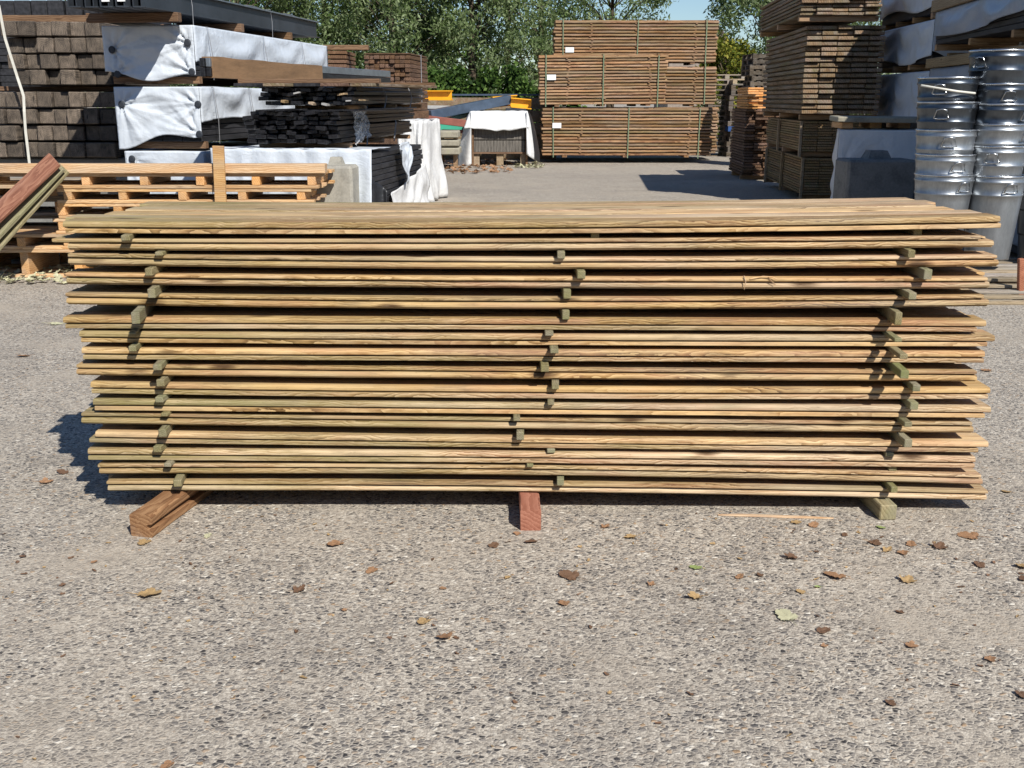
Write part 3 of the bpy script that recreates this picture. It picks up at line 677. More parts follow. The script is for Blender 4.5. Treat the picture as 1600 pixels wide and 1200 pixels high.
tarped_left(184, 322, 136, 232, 14.0, 5.4, 'middle white tarped pack at the left, sunlit end with four washers', (.03, .2), lambda a: .33 + .05 * math.sin(a * 9), [(193, 163), (318, 163), (320, 209)], [0, .35, 1.6, 3.5, 5.4], 4.1, 9)
tarped_left(202, 330, 236, 345, 14.0, 5.4, 'lowest white tarped pack at the left, mostly hidden behind the pallets', (.03, .05), lambda a: .1, [(209, 248)], [0, 1.2, 3.5, 5.4], 7.7, 9)
MB_ = MB().box(xx(200, 300, 14.0), xx(330, 300, 14.0), 0, 5.3, 0, zz(346, 14.0), None, .01)
tag(MB_.build('concrete_slab', 'concrete_dark', loc=(0, 14.05, 0)), 'low concrete base under the lowest white tarped pack at the left', 'base slab')

# steel channels on top of the tarped pack
zb = zz(41, 14.0) + .14
for k in range(5):
    Yk = 12.9 + rng.uniform(-.05, .05)
    xk = -.19 * k
    t = thing('steel_channel', f"dark grey steel channel, {['rightmost', 'second from the right', 'middle one', 'second from the left', 'leftmost'][k]} of five on the top tarped pack", 'steel channel', (xx(228, 10, 12.9) + xk, Yk, zb), RY, 'steel channels on the tarped packs')
    H, Wd, th = .26, .16, .014
    m = MB()
    m.box(-Wd, 0, 0, 6.4, H - th, H); m.box(-Wd, 0, 0, 6.4, 0, th); m.box(-Wd, -Wd + th, 0, 6.4, th, H - th)
    m.box(-.06, -.048, .002, 6.39, th, H - th)
    m.build('channel_web', 'steel', t)
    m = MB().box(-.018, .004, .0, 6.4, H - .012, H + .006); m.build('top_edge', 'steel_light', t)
    if k in (1, 2): MB().box(-Wd * .8, -Wd * .25, -.012, .01, .06, H - .03).build('end_label', 'paper', t)
for k, Yk in enumerate((13.6, 15.6, 17.6)):
    m = MB().box(-1.2, .0, 0, .11, 0, .11, None, .006)
    tag(m.build('timber_batten', 'runner_dark_shaded', loc=(xx(228, 10, 12.9) + .14 * (Yk - 12.9) + .05, Yk, zb - .112), rot=(0, 0, RY)), f"{['front', 'middle', 'rear'][k]} batten under the steel channels on the left", 'batten', 'battens under the steel channels')
m = MB(); X0 = xx(228, 10, 12.9); pts = [(X0 + .14 * s + .01 - .1, 12.9 + s, zb + .275 + .02 * math.sin(s * 4)) for s in np.linspace(0, 6.3, 24)]
m.tube(pts, .007, 6)
for s in (1.2, 4.0): m.tube([(X0 + .14 * s - .9, 12.9 + s, zb + .27), (X0 + .14 * s + .01, 12.9 + s, zb + .28), (X0 + .14 * s + .025, 12.9 + s, zb + .1), (X0 + .14 * s + .02, 12.9 + s, zb - .15)], .0045, 5)
tag(m.build('white_rope', 'wire'), 'pale rope tied along the top of the steel channels', 'rope')

# black bundles (second column)
YB = 12.7
xb0, xb1 = xx(386, 205, YB), xx(534, 205, YB)
z0 = zz(232, YB)
t = thing('board_bundle', 'lower black board bundle with ragged ends on the white covered pack', 'board bundle', (xb0, YB, z0), RY, 'black board bundles')
W = xb1 - xb0; pack_boards(t, W, 3.7, .06, 7, .045, .007, 'blackwood', cols=9, jit=.13, rot=.012)
for k in range(3): MB().box(0, W + .03, 0, .09, 0, .058, None, .005).build('bearer', 'runner_x', t, loc=(0, .35 + k * 1.5, 0))
for y in (1.1, 2.5): MB().tube([(W + .02, y, .0), (W + .03, y + .1, .25), (W - .02, y + .1, .46), (W * .4, y, .45)], .008, 5).build('tie_strap', 'wire', t)
z1 = z0 + .06 + 7 * .052 + .012
xb2 = xx(405, 160, YB)
t = thing('board_bundle', 'upper black board bundle with pale broken ends, under the loose planks', 'board bundle', (xb2, YB + .1, z1), RY, 'black board bundles')
W2 = W * 1.03; pack_boards(t, W2, 3.7, .055, 4, .045, .005, 'blackwood', cols=9, jit=.16, rot=.014)
for k in range(3): MB().box(.3, W2 + .02, 0, .09, 0, .053, None, .005).build('bearer', 'runner_x', t, loc=(0, .3 + k * 1.5, 0))
for y in (1.2, 2.6): MB().tube([(W2 + .02, y, .0), (W2 + .03, y + .1, .15), (W2 - .02, y + .1, .28), (W2 * .4, y, .28)], .008, 5).build('tie_strap', 'wire', t)
for k in range(7):
    MB().box(0, rng.uniform(.02, .09), 0, .3, 0, rng.uniform(.012, .03)).build('pale_end', 'pale' if k % 2 else 'runner', t, loc=(.35 + k * .15 + rng.uniform(-.05, .05), -.14 - rng.uniform(0, .05), .06 + rng.uniform(0, .13)), rot=(0, rng.uniform(-.3, .3), rng.uniform(-.1, .1)))
for k in range(9):
    m = MB().box(0, rng.uniform(.09, .14), 0, rng.uniform(1.6, 3.2), 0, .016, None, .003)
    o = m.build('black_slat', 'blackwood' if k % 3 else 'blackwood2', loc=(xb0 + .15 + k * .135, YB - .26 + rng.uniform(-.2, .25), z1 - .011 + .0005 * k), rot=(rng.uniform(-.006, .012), rng.uniform(-.09, .09), RY + rng.uniform(-.22, .16)))
    tag(o, 'loose black slat poking out between the lower and upper black bundles', 'slat', 'loose black slats between the bundles')
z2 = z1 + .055 + 4 * .05 + .006
for k in range(5):
    x0 = xx(372, 135, YB) + k * .33
    m = MB().box(0, .26, 0, rng.uniform(3.0, 3.9), 0, .035, None, .005)
    tag(m.build('wooden_plank', ('blackwood2', 'darkpack', 'blackwood2', 'brownstack', 'darkpack')[k], loc=(x0, YB - .25 + rng.uniform(-.1, .2), z2 + .002), rot=(rng.uniform(-.004, .004), 0, RY + rng.uniform(-.03, .03))), f"weathered dark plank, {['leftmost', 'second from the left', 'middle one', 'fourth from the left', 'rightmost'][k]} on the upper black bundle", 'plank', 'planks on the black bundle')
z3 = z2 + .06
for k, yy_ in enumerate((.4, 3.4)):
    m = MB().box(-.1, 1.6, 0, .1, 0, .05, None, .005)
    tag(m.build('timber_batten', 'runner_dark_shaded', loc=(xx(372, 135, YB) + .14 * yy_, YB + yy_ - .25, z2 + .04), rot=(0, 0, RY)), f"{['front', 'rear'][k]} batten on the planks over the black bundles", 'batten', 'battens over the black bundles')
# cardboard sleeved profile bundle
A = Vector((xx(313, 108, 12.3), 12.3, z2 + .095)); 
t = thing('profile_bundle', 'long bundle of steel profiles, near half sleeved in brown cardboard', 'profile bundle', A, -R(13.5))
hC = zz(88, 12.3) - A.z
m = MB()
m.extr([(-.004, 0), (.13, 0), (.13, hC), (-.004, hC)], 0.05, 3.1, 'Y', 24, lambda L, a, z: (.006 * nz(L * 4, a), .012 * nz(L * 2, z * 3) - .006 * L if z > .01 else -.004 * L))
m.build('cardboard_sleeve', 'card', t)
for k in range(2):
    for q in range(2):
        MB().box(.004 + k * .058, .06 + k * .058, -.02 + .03 * (k % 2), 5.9, .012 + q * hC * .45, .006 + (q + 1) * hC * .45, None, .006).build('steel_profile', 'steel_light' if q and k == 1 else 'blackwood', t)

# base pack: black boards and white cover under the bundles
x0, x1 = xx(334, 280, YB), xx(588, 280, YB); W = x1 - x0; Hb = z0 - .004
t = thing('wrapped_pack', 'black board pack on the ground under a white sheet, below the black bundles', 'wrapped pack', (x0, YB, 0), RY)
pack_boards(t, W - .02, 2.7, .16, 16, (Hb - .20) / 16 - .006, .006, 'blackwood2', cols=5, x0=.01, jit=.02)
for k in range(3): MB().box(0, W + .01, 0, .12, 0, .158, None, .008).build('bearer', 'runner_x', t, loc=(0, .2 + k * 1.15, 0))
m = MB()
def cov(a, b):
    u = a * (W + .02); zlo = .05 + .3 * (nz(a * 3, 5) + .3) + (.5 * max(0, a - .86) / .14)
    z = zlo + (Hb + .01 - zlo) * b
    return Vector((u, -.04 - .05 * (1 - b) - (.03 * math.sin(a * 40 + 2 * nz(a * 9, b)) + .04 * nz(a * 11, b * 3, 2)) * (1 - b * .8), z))
m.grid(cov, 80, 26)
m.grid(lambda a, b: Vector((a * (W + .02), -.04 + b * .9, Hb + .01 + (.012 * nz(a * 9, b * 4) if b > .05 else 0) - .016 * b)), 40, 8)
m.build('white_cover', 'tarp', t, smooth=True, solid=.004)
m = MB()
def cov2(a, b):
    y = .75 + a * 2.05; zlo = .22 + .18 * abs(math.sin(a * 5.4)); zhi = .72 + .25 * a
    z = zlo + (zhi - zlo) * b
    return Vector((W + .03 + .04 * (1 - b) + (.03 * math.sin((zhi - z) * 16 - 5 * math.sin(a * 5.4)) + .03 * nz(a * 12, b * 3, 8)) * (1 - .5 * b), y, z))
m.grid(cov2, 60, 16); m.build('side_cover', 'tarp2', t, smooth=True, solid=.004)
m = MB()
m.grid(lambda a, b: Vector((W - .22 + a * .34 + .03 * nz(a * 8, b * 3), -.06 + a * .35 - .05 * (1 - b) - .04 * math.sin(a * 14), .05 + b * (.95 - .35 * abs(a - .4)))), 24, 20)
m.build('black_sheet', 'tarp_black', t, smooth=True, solid=.004)
# clear film strip hanging down
m = MB()
def strip(a, b):
    y = .35 + .55 * a + .12 * (1 - b) * (a - .3); zb_ = .02 + .16 * abs(nz(a * 9, 3)) + .10 * a
    z = z0 + zb_ + (.52 - zb_) * b
    X = xb1 + .14 * y + .03 + .05 * (1 - b) + .05 * nz(a * 7, b * 4, 1) + .03 * nz(a * 17, b * 13, 6)
    if b > .93: X -= .12
    return Vector((X, YB + y + .04 * nz(a * 5, b * 8, 9), z))
m.grid(strip, 30, 30); tag(m.build('plastic_film', 'film', solid=.001), 'crumpled torn clear plastic film hanging down the side of the black bundles', 'plastic film')
m = MB()
def torn(a, b):
    y = .75 + .55 * a; w_ = (1 - abs(2 * a - 1) ** 1.5)
    z = z0 + .03 - (.10 + .42 * w_) * (1 - b)
    return Vector((x1 + .14 * y + .09 + .05 * nz(a * 5, b * 4, 4) + .04 * (1 - b), YB + y, z))
m.grid(torn, 14, 14); tag(m.build('torn_tarp', 'tarp', smooth=True, solid=.004), 'torn corner of white tarp hanging over the black board pack', 'tarp scrap')
# white sheet draped at the far end
YD = 19.5
t = thing('draped_pack', 'dark boards under a white sheet hanging in folds to the ground, beyond the black bundles', 'draped pack', (xx(622, 240, YD), YD, 0), RY)
Wd = .45; Hd = zz(188, YD)
for k in range(9): MB().box(.05, Wd - .08, .05, 1.6, .14, .14 + (Hd - .2) / 9 - .01, None, .006).build('board', 'blackwood2', t, loc=(0, 0, k * (Hd - .2) / 9))
MB().box(.0, Wd, .1, .3, 0, .135, None, .01).build('bearer', 'runner_x', t)
m = MB()
def dr(a, b):
    q = a * 2.0                      # 0..1 front, 1..2 right side
    f = (.05 * math.sin(a * 21 + 5 * nz(a * 4, 1)) + .06 * nz(a * 13, b * 1.2, 3)) * (1.1 - b) + .05 * nz(a * 7, b * 3) + .02 * nz(a * 20, b * 6)
    z = .02 + (Hd - .02) * b - .25 * max(0, .25 - a) * 2 * (1 - b)
    fl = .10 * (1 - b) ** 1.5
    if q < 1: return Vector((q * Wd, -f - fl, z))
    return Vector((Wd + f + fl, (q - 1) * 1.5, z - (q - 1) * .25 * 0))
m.grid(dr, 90, 20); m.grid(lambda a, b: Vector((a * Wd, b * 1.5, Hd + .02 * nz(a * 5, b * 5))), 10, 14)
m.build('white_sheet', 'tarp2', t, smooth=True, solid=.004)

# stacks behind
t = thing('board_stack', 'narrow brown board stack with a plank across its top, behind the tarped pack', 'board stack', (xx(512, 110, 20.5), 20.5, 0), 0)
Ws = xx(541, 90, 20.5) - xx(512, 90, 20.5); zt = zz(78, 20.5)
for k in range(34): MB().box(rng.uniform(-.02, 0), Ws + rng.uniform(0, .02), 0, 1.2, 0, zt / 34 - .018, None, .008).build('board', 'brownstack', t, loc=(0, rng.uniform(-.02, .02), k * zt / 34 + .003))
MB().box(-.1, .75, .1, .3, 0, .09, None, .008).build('plank', 'runner_dark_shaded', t, loc=(0, 0, zt + .002))
Yk = 25.0
x0 = xx(570, 120, Yk); W = xx(642, 120, Yk) - x0; z0b, z1b = zz(160, Yk), zz(86, Yk)
t = thing('board_stack', 'stack of brown planks with brick like ends rising behind the black bundles', 'board stack', (x0, Yk, z0b), -R(6))
rw = 11; pack_boards(t, W, 2.2, .0, rw, (z1b - z0b) / rw - .012, .012, 'brownstack', cols=9, jit=.05, fill='brownstack')
m = MB().box(0, W, 0, 2.2, 0, .03, None, .005); m.build('top_sheet', 'brownstack', t, loc=(0, 0, z1b - z0b + .01), rot=(0, R(0), 0))
MB().tube([(W + .01, 1.3, 0), (W + .012, 1.3, z1b - z0b + .04), (W * .4, 1.3, z1b - z0b + .06)], .012, 5).build('strap', 'wire', t)
t = thing('board_stack', 'lower brown plank pile carrying the stack with brick like ends', 'board stack', (x0 - .2, Yk - .1, 0), -R(6))
pack_boards(t, W + .2, 2.3, .1, 9, (z0b - .1) / 9 - .012, .012, 'brownstack', cols=5, jit=.08)
for k in range(2): MB().box(0, W + .2, 0, .12, 0, .098).build('bearer', 'runner_dark_shaded', t, loc=(0, .4 + k * 1.4, 0))

# ------------------------------------------------------------------ centre back: pile of beams, covered crate
def beam(p0, p1, Y0, Y1, wd, th, mat, label, name='steel_beam', cat='beam', kind='box'):
    A, B = at(*p0, Y0), at(*p1, Y1); m = MB()
    if kind == 'box': m.bar(A, B, wd, th, ch=.012)
    else:
        m.bar(A, B, wd, .03); d = Vector((0, 0, th)); m.bar(A + d, B + d, wd, .03); m.bar(A + d / 2, B + d / 2, .04, th - .03)
    return tag(m.build(name, mat), label, cat, 'beams in the scrap pile')
beam((662, 156), (706, 156), 33.2, 33.0, .3, .26, 'yellow', 'short yellow beam at the left end of the scrap pile', kind='I')
beam((768, 167), (806, 164), 33.0, 33.2, .3, .28, 'yellow', 'yellow beam lying behind the covered crate, on its left', kind='I')
beam((798, 167), (830, 170), 32.75, 32.8, .3, .26, 'yellow', 'yellow beam lying behind the covered crate, on its right', kind='I')
beam((670, 180), (795, 156), 31.2, 32.9, .3, .26, 'bluegrey', 'long blue grey beam lying aslant across the scrap pile')
beam((660, 185), (735, 194), 30.9, 31.0, .25, .2, 'rustred', 'red brown beam lying below the blue grey beam')
beam((686, 199), (745, 198), 31.6, 31.8, .2, .2, 'greenpaint', 'bright green beam low in the scrap pile')
beam((668, 168), (745, 169), 32.6, 32.6, .25, .12, 'pale', 'thin pale beam behind the blue grey beam')
beam((690, 190), (755, 172), 31.6, 32.6, .14, .13, 'pale', 'thin pale pipe lying aslant under the blue grey beam')
beam((690, 205), (735, 206), 31.3, 31.3, .3, .1, 'rustred', 'flat rusty strip below the green beam')
beam((655, 175), (735, 176), 32.4, 32.4, .4, .2, 'steel', 'dark steel beam behind the blue grey beam')
beam((790, 172), (822, 173), 32.6, 32.6, .3, .12, 'steel', 'dark steel beam before the yellow beams behind the crate')
for k, (ya, yb) in enumerate(((205, 216), (219, 229), (231, 242))):
    Yc = 29.6
    m = MB(); m.box(xx(681 - 3 * k, 210, Yc), xx(716 + k, 210, Yc), 0, 1.2, zz(yb, Yc), zz(ya, Yc), None, .03)
    tag(m.build('concrete_beam', 'stonebeam', loc=(0, Yc + k * -.05, 0), rot=(0, 0, 0)), f"mossy concrete beam, {['topmost', 'middle', 'lowest'][k]} of three beside the covered crate", 'concrete beam', 'concrete beams beside the crate')
for k, xs in enumerate((686, 708)):
    m = MB()
    for (a, b) in ((216, 219), (229, 231), (242, 246)):
        pass
    m.box(xx(xs, 210, 29.8), xx(xs + 5, 210, 29.8), 0, .8, 0, zz(242, 29.6) - .003); tag(m.build('timber_block', 'runner_x', loc=(0, 29.75, 0)), ['left', 'right'][k] + ' low timber block under the mossy concrete beams', 'block')
for (a, b) in ((216, 219), (229, 231)):
    for k, xs in enumerate((686, 708)):
        m = MB().box(xx(xs, 210, 29.7), xx(xs + 5, 210, 29.7), 0, .8, zz(b, 29.6) + .004, zz(a, 29.6) - .004)
        tag(m.build('timber_block', 'runner_x', loc=(0, 29.8, 0)), f"{['left', 'right'][k]} block in the {'upper' if a < 220 else 'lower'} gap of the mossy concrete beams", 'block')
# low board fence behind the pile
t = thing('board_fence', 'low dark board fence behind the scrap pile, before the hedge', 'fence', (xx(640, 200, 34.0), 34.0, 0), 0)
zt = zz(152, 33.5)
for k in range(5): MB().box(0, 4.6, 0, .04, 0, zt / 5 - .02, None, .005).build('rail_board', 'darkpack', t, loc=(0, 0, k * zt / 5 + .01))
for k in range(4): MB().box(0, .1, .05, .15, 0, zt + .04, None, .005).build('post', 'darkpack', t, loc=(k * 1.48, 0, 0))
MB().box(-.05, 4.65, -.02, .14, zt + .045, zt + .1, None, .005).build('capping', 'bluegrey', t)

YC = 31.0
xa, xb = xx(738, 230, YC), xx(824, 230, YC); W = xb - xa; Hc = zz(174, YC)
t = thing('covered_crate', 'crate of dark slatted panels half covered by a white sheet', 'crate', (xa, YC, 0), 0)
for k in range(3): MB().box(k * (W - .2) / 2, k * (W - .2) / 2 + .2, .05, 1.3, 0, zz(240, YC), None, .01).build('foot', 'runner', t)
zf0, zf1 = zz(239, YC), zz(200, YC)
for r in range(2):
    m = MB(); n = 34
    for k in range(n):
        xk = .06 + k * (W - .14) / n
        m.box(xk, xk + (W - .14) / n * .72, rng.uniform(-.012, .004), .02, zf0 + r * (zf1 - zf0) / 2 + .03, zf0 + (r + 1) * (zf1 - zf0) / 2 + (.25 if r else 0), None)
    m.build('slats', 'slats_pale', t); m = MB()
    m.box(.04, W - .04, .05, 1.2, zf0 + .03 + r * (zf1 - zf0) / 2, zf0 + (r + 1) * (zf1 - zf0) / 2 - .01)
    m.build('slatted_panel', 'slats', t)
for xk in (-.02, W - .05): MB().box(xk, xk + .06, -.06, 1.3, 0, Hc - .06, None, .008).build('upright', 'runner_dark_shaded', t)
MB().box(.03, W - .03, -.03, .04, zf0 - .02, zf0 + .025).build('bottom_rail', 'runner_dark_shaded', t)
m = MB()
def topc(a, b): return Vector((-.05 + a * (W + .05), -.12 + b * 1.5, Hc + .03 * nz(a * 6, b * 6) - .02 * abs(a - .5)))
m.grid(topc, 30, 14)
def flap(a, b):
    zlo = zz(200.5, YC) + .025 * math.sin(a * 8) - .04 * math.sin(a * 3.1) + .03 * nz(a * 9, 4); z = zlo + (Hc - zlo) * b
    fl = (1 - b)
    return Vector((-.05 - .18 * (1 - a) * fl + a * (W + .05) + .05 * fl * a, -.12 - .12 * fl - .03 * nz(a * 9, b * 3) * fl, z + .02 * nz(a * 6, b * 4) * fl))
m.grid(flap, 40, 12)
def lsd(a, b):
    z = .03 + (Hc - .03) * b - .1 * a * (1 - b); fl = min(1, (1 - b) * 1.25) ** .55
    return Vector((-.02 - (.40 + .03 * nz(b * 4, 2)) * fl * a, -.2 + .35 * a * a - .05 * math.sin(a * 5 + b * 3), z))
m.grid(lsd, 14, 20)
def rsd(a, b):
    z = .08 + (Hc - .08) * b + .25 * (1 - a) * (1 - b); fl = min(1, (1 - b) * 1.2) ** .6
    return Vector((W - .03 + (.33 + .03 * nz(b * 4, 7)) * fl * a + .03 * a, -.2 + .5 * a * a - .05 * math.sin(a * 6 + b * 3), z))
m.grid(rsd, 14, 20)
m.build('white_sheet', 'tarp2', t, smooth=True, solid=.006)
m = MB(); m.grid(lambda a, b: rsd(.62 + .42 * a, b) + Vector((.02, -.03, .005)), 10, 18); m.build('black_sheet', 'tarp_black', t, smooth=True, solid=.006)

# ------------------------------------------------------------------ centre back: strapped packs
def far_pack(xa, xb, yt, yb, Y, dep, rows, label, straps, papers, tilt=0.0):
    x0, x1 = xx(xa, (yt + yb) / 2, Y), xx(xb, (yt + yb) / 2, Y); z0, z1 = max(0, zz(yb, Y)), zz(yt, Y); W = x1 - x0
    t = thing('timber_pack', label, 'timber pack', (x0, Y, z0), 0, 'strapped timber packs at the back')
    t.rotation_euler = (0, tilt, 0)
    pitch = (z1 - z0 - .06) / rows
    for k in range(3): MB().box(0, .14, .02, dep, 0, .058).build('bearer', 'far_stick', t, loc=(W * (.12 + .36 * k), 0, 0))
    js = [W * q for q in (.22, .5, .86)]
    for r in range(rows):
        hh = pitch * .66; c = hh * .22
        prof = [(c * .6, 0), (0, c), (0, hh - c), (c, hh), (.12, hh), (.12, pitch * .995), (dep, pitch * .995), (dep, 0)]
        m = MB(); y_ = rng.uniform(-.03, .02)
        m.extr(prof, rng.uniform(-.03, .05), W + rng.uniform(-.06, .04), 'X', 14, lambda L, a, z: (.012 * nz(L * 1.2, r * 3.3), .008 * nz(L * .9, r * 7.1 + 5)))
        m.build('board', 'far', t, loc=(0, y_, .06 + r * pitch))
        if r < rows - 1:
            for q in js:
                MB().box(0, .06, rng.uniform(-.035, .0), .11, .002, pitch - hh - .002).build('stick', 'far_stick', t, loc=(q + rng.uniform(-.05, .05), 0, .06 + r * pitch + hh))
    for q in straps:
        X = q * W
        MB().box(X - .014, X + .014, -.05, -.044, -.0, z1 - z0 + .01).build('strap', 'strap_green', t, rot=(0, rng.uniform(-.012, .012), 0))
        MB().box(X - .014, X + .014, -.05, dep, z1 - z0 + .011, z1 - z0 + .018).build('strap', 'strap_green', t)
    for (px, py) in papers:
        X = xx(px, py, Y) - x0; Z = zz(py, Y) - z0
        MB().box(X - .13, X + .13, -.062, -.058, Z - .075, Z + .075).build('paper_label', 'paper', t, rot=(0, 0, 0))
    return t
Y1, Y2 = 32.2, 33.9
far_pack(847, 1113, 168, 246, Y1, 1.4, 15, 'bottom front timber pack with two green straps on the yard floor', [.067, .505, .92], [(870, 196)])
far_pack(843, 1042, 86, 167, Y1, 1.4, 16, 'leaning front timber pack with a white paper tag, on the bottom pack', [.05, .5, .93], [(862, 121)], R(-.5))
far_pack(862, 1121, 168, 243, Y2, 1.4, 15, 'bottom rear timber pack hidden behind the front packs', [.2, .9], [])
far_pack(866, 1119, 104, 166, Y2, 1.4, 12, 'middle rear timber pack showing at the right of the leaning pack', [.1, .93], [])
far_pack(866, 1121, 31, 100, Y2 + .0, 1.4, 13, 'topmost timber pack with three green straps, highest of the pile', [.055, .51, .93], [(890, 78)])

# ------------------------------------------------------------------ pallets at the back
def pallet_small(x, y, z, rz, label, mat='old_pallet', group='grey pallets piled at the back'):
    t = thing('wooden_pallet', label, 'pallet', (x, y, z), rz, group)
    m = MB()
    for k in range(5): m.box(-.6, .6, -.4 + k * .17, -.4 + k * .17 + .1, .12, .142)
    m.build('deck', mat, t)
    for k in range(3): MB().box(-.6 + k * .53, -.6 + k * .53 + .14, -.4, .38, .024, .119).build('block_row', mat, t)
    m = MB()
    for k in range(3): m.box(-.6, .6, -.4 + k * .34, -.4 + k * .34 + .1, 0, .022)
    m.build('base', mat, t); return t
for col, (px, n, Yq) in enumerate(((1131, 16, 36.6), (1163, 15, 36.2))):
    for k in range(n):
        X = xx(px, 200, Yq)
        sc = .165
        o = pallet_small(X + rng.uniform(-.05, .05), Yq, k * sc, rng.uniform(-.06, .06), f"grey pallet number {k + 1} up in the {['left', 'right'][col]} pallet pile beyond the strapped packs", 'bluepaint' if (col == 1 and k == 5) else ('old_pallet' if k > 13 else 'pallet_shaded'))
        o.scale = (1, 1, sc / .144)
for k in range(21):
    pallet_small(xx(1186, 150, 31) + rng.uniform(-.05, .05), 31, k * .146, R(90) + rng.uniform(-.06, .06), f"pallet number {k + 1} up in the tall pallet pile behind the dark packs on the right", 'pallet_shaded', 'pallets in the tall pile on the right')

# ------------------------------------------------------------------ right: dark packs
RZ = -R(4.5)
YR = 19.2
def dark_pack(px, yt, yb, Y, W, L, rows, cols, mat, label, gapf=.28, jit=.03, battens=(), dx=0.0):
    z0, z1 = max(0, zz(yb, Y)), zz(yt, Y); x0 = xx(px, (yt + yb) / 2, Y) + dx
    t = thing('timber_pack', label, 'timber pack', (x0, Y, z0), RZ, 'timber packs on the right')
    bz = min(.09, .2 * (z1 - z0)); pitch = (z1 - z0 - bz) / rows
    for k in range(3): MB().box(0, W, 0, .12, 0, bz - .004, None, .006).build('bearer', 'runner_x', t, loc=(0, .1 + k * (L - .4) / 2, 0))
    pack_boards(t, W, L, bz, rows, pitch * (1 - gapf), pitch * gapf, mat, cols=cols, jit=jit, fill=mat)
    for q in battens:
        MB().box(-.05, -.012, q, q + .09, 0, z1 - z0).build('batten', 'runner', t)
    return t, z1
dark_pack(1256, 247, 313, YR, 1.3, 4.6, 14, 5, 'lowpack', 'low brown timber pack standing on the yard, lowest on the right', .2, .02, (.0, 2.2, 4.2))
dark_pack(1254, 189, 245, YR + .05, 1.3, 4.2, 12, 5, 'lowpack', 'brown timber pack with a pale strap, second from the ground on the right', .2, .02, (.0, 2.4))
dark_pack(1256, 38, 187, YR - .1, 1.33, 4.6, 17, 5, 'darkpack', 'tall weathered timber pack with mossy board ends on the right', .32, .06)
dark_pack(1252, -26, 33, YR - .3, 1.33, 4.8, 8, 5, 'darkpack', 'mossy timber pack, topmost of the dark packs on the right', .32, .08)
m = MB().box(-.1, -.03, -.02, 4.4, 0, .26, None, .01)
# orange stack behind
Yo = 25.4
z0, z1 = zz(170, Yo), zz(136, Yo)
x0 = xx(1168, 150, Yo)
t = thing('board_stack', 'small stack of fresh orange boards with uneven bright ends', 'board stack', (x0, Yo, z0), -R(3))
pack_boards(t, .78, 1.6, .0, 9, (z1 - z0) / 9 - .01, .01, 'orange_wood', cols=3, jit=.1, x0=.0)
t = thing('timber_pack', 'dark timber pile below the fresh orange boards', 'timber pack', (x0 - .02, Yo, 0), -R(3))
pack_boards(t, .9, 2.2, .1, 24, (z0 - .1) / 24 - .012, .012, 'brownstack', cols=4, jit=.12, fill='brownstack')
for k in range(2): MB().box(0, .9, 0, .1, 0, .098).build('bearer', 'runner_x', t, loc=(0, .3 + k * 1.3, 0))

# ------------------------------------------------------------------ right: grey tarped column
YQ = 11.3; LQ = 5.7; WQ = 1.4
xq = 5.72
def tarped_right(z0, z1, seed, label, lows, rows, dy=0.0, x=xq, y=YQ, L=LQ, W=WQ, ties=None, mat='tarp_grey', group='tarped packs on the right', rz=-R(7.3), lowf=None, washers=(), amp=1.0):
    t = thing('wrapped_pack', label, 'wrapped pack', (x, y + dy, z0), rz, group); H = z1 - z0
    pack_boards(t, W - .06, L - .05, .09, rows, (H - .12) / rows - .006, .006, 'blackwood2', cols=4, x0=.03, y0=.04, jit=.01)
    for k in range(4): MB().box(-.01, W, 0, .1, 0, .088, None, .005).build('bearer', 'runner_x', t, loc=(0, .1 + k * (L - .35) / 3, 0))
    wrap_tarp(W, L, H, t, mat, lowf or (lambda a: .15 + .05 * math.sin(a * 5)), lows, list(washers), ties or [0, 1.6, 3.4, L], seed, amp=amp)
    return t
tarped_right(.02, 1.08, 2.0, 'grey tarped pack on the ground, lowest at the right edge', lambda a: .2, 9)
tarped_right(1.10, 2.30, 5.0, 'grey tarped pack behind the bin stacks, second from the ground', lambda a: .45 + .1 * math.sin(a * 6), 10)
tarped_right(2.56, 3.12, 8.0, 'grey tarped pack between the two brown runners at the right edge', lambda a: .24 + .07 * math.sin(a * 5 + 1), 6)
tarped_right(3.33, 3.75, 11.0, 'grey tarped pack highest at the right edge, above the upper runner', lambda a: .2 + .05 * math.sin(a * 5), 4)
for (za, zb_, lab) in ((2.31, 2.45, 'lower'), (3.13, 3.30, 'upper')):
    m = MB().box(-.06, .08, .0, LQ + .1, 0, zb_ - za, None, .008)
    tag(m.build('timber_runner', 'runner', loc=(xq, YQ, za), rot=(0, 0, -R(7.3))), f'long brown timber runner lying along the {lab} tarped pack at the right', 'runner', 'timber runners on the right')
    m = MB()
    for k in range(4):
        m = MB().box(.1, WQ, 0, .1, 0, .2, None, .006)
        tag(m.build('timber_batten', 'runner_x', loc=(xq + .128 * (.3 + k * 1.6), YQ + .3 + k * 1.6, za + .002), rot=(0, 0, -R(7.3))), f"cross batten, {['first', 'second', 'third', 'fourth'][k]} from the near end, beside the {lab} brown runner", 'batten', 'cross battens on the right')
for k, (z0, z1, s) in enumerate(((.02, 1.2, 3.3), (1.22, 2.28, 6.1), (2.32, 3.05, 9.2), (3.07, 4.1, 1.9))):
    tarped_right(z0, z1, s, f"far grey tarped pack beside the dark timber packs, {['lowest', 'second from the ground', 'third from the ground', 'highest'][k]}", lambda a, k=k: (.12, .25, .14, .2)[k] + .06 * math.sin(a * 7 + k), 5, x=6.58, y=17.35, L=3.4, W=1.3, mat='tarp', ties=[0, .9, 2.0, 3.4], rz=-R(4.5), lowf=lambda a, k=k: (.25, .1, .15, .2)[k] + .12 * math.sin(a * 6 + k), washers=((.1, .75),), amp=.8)

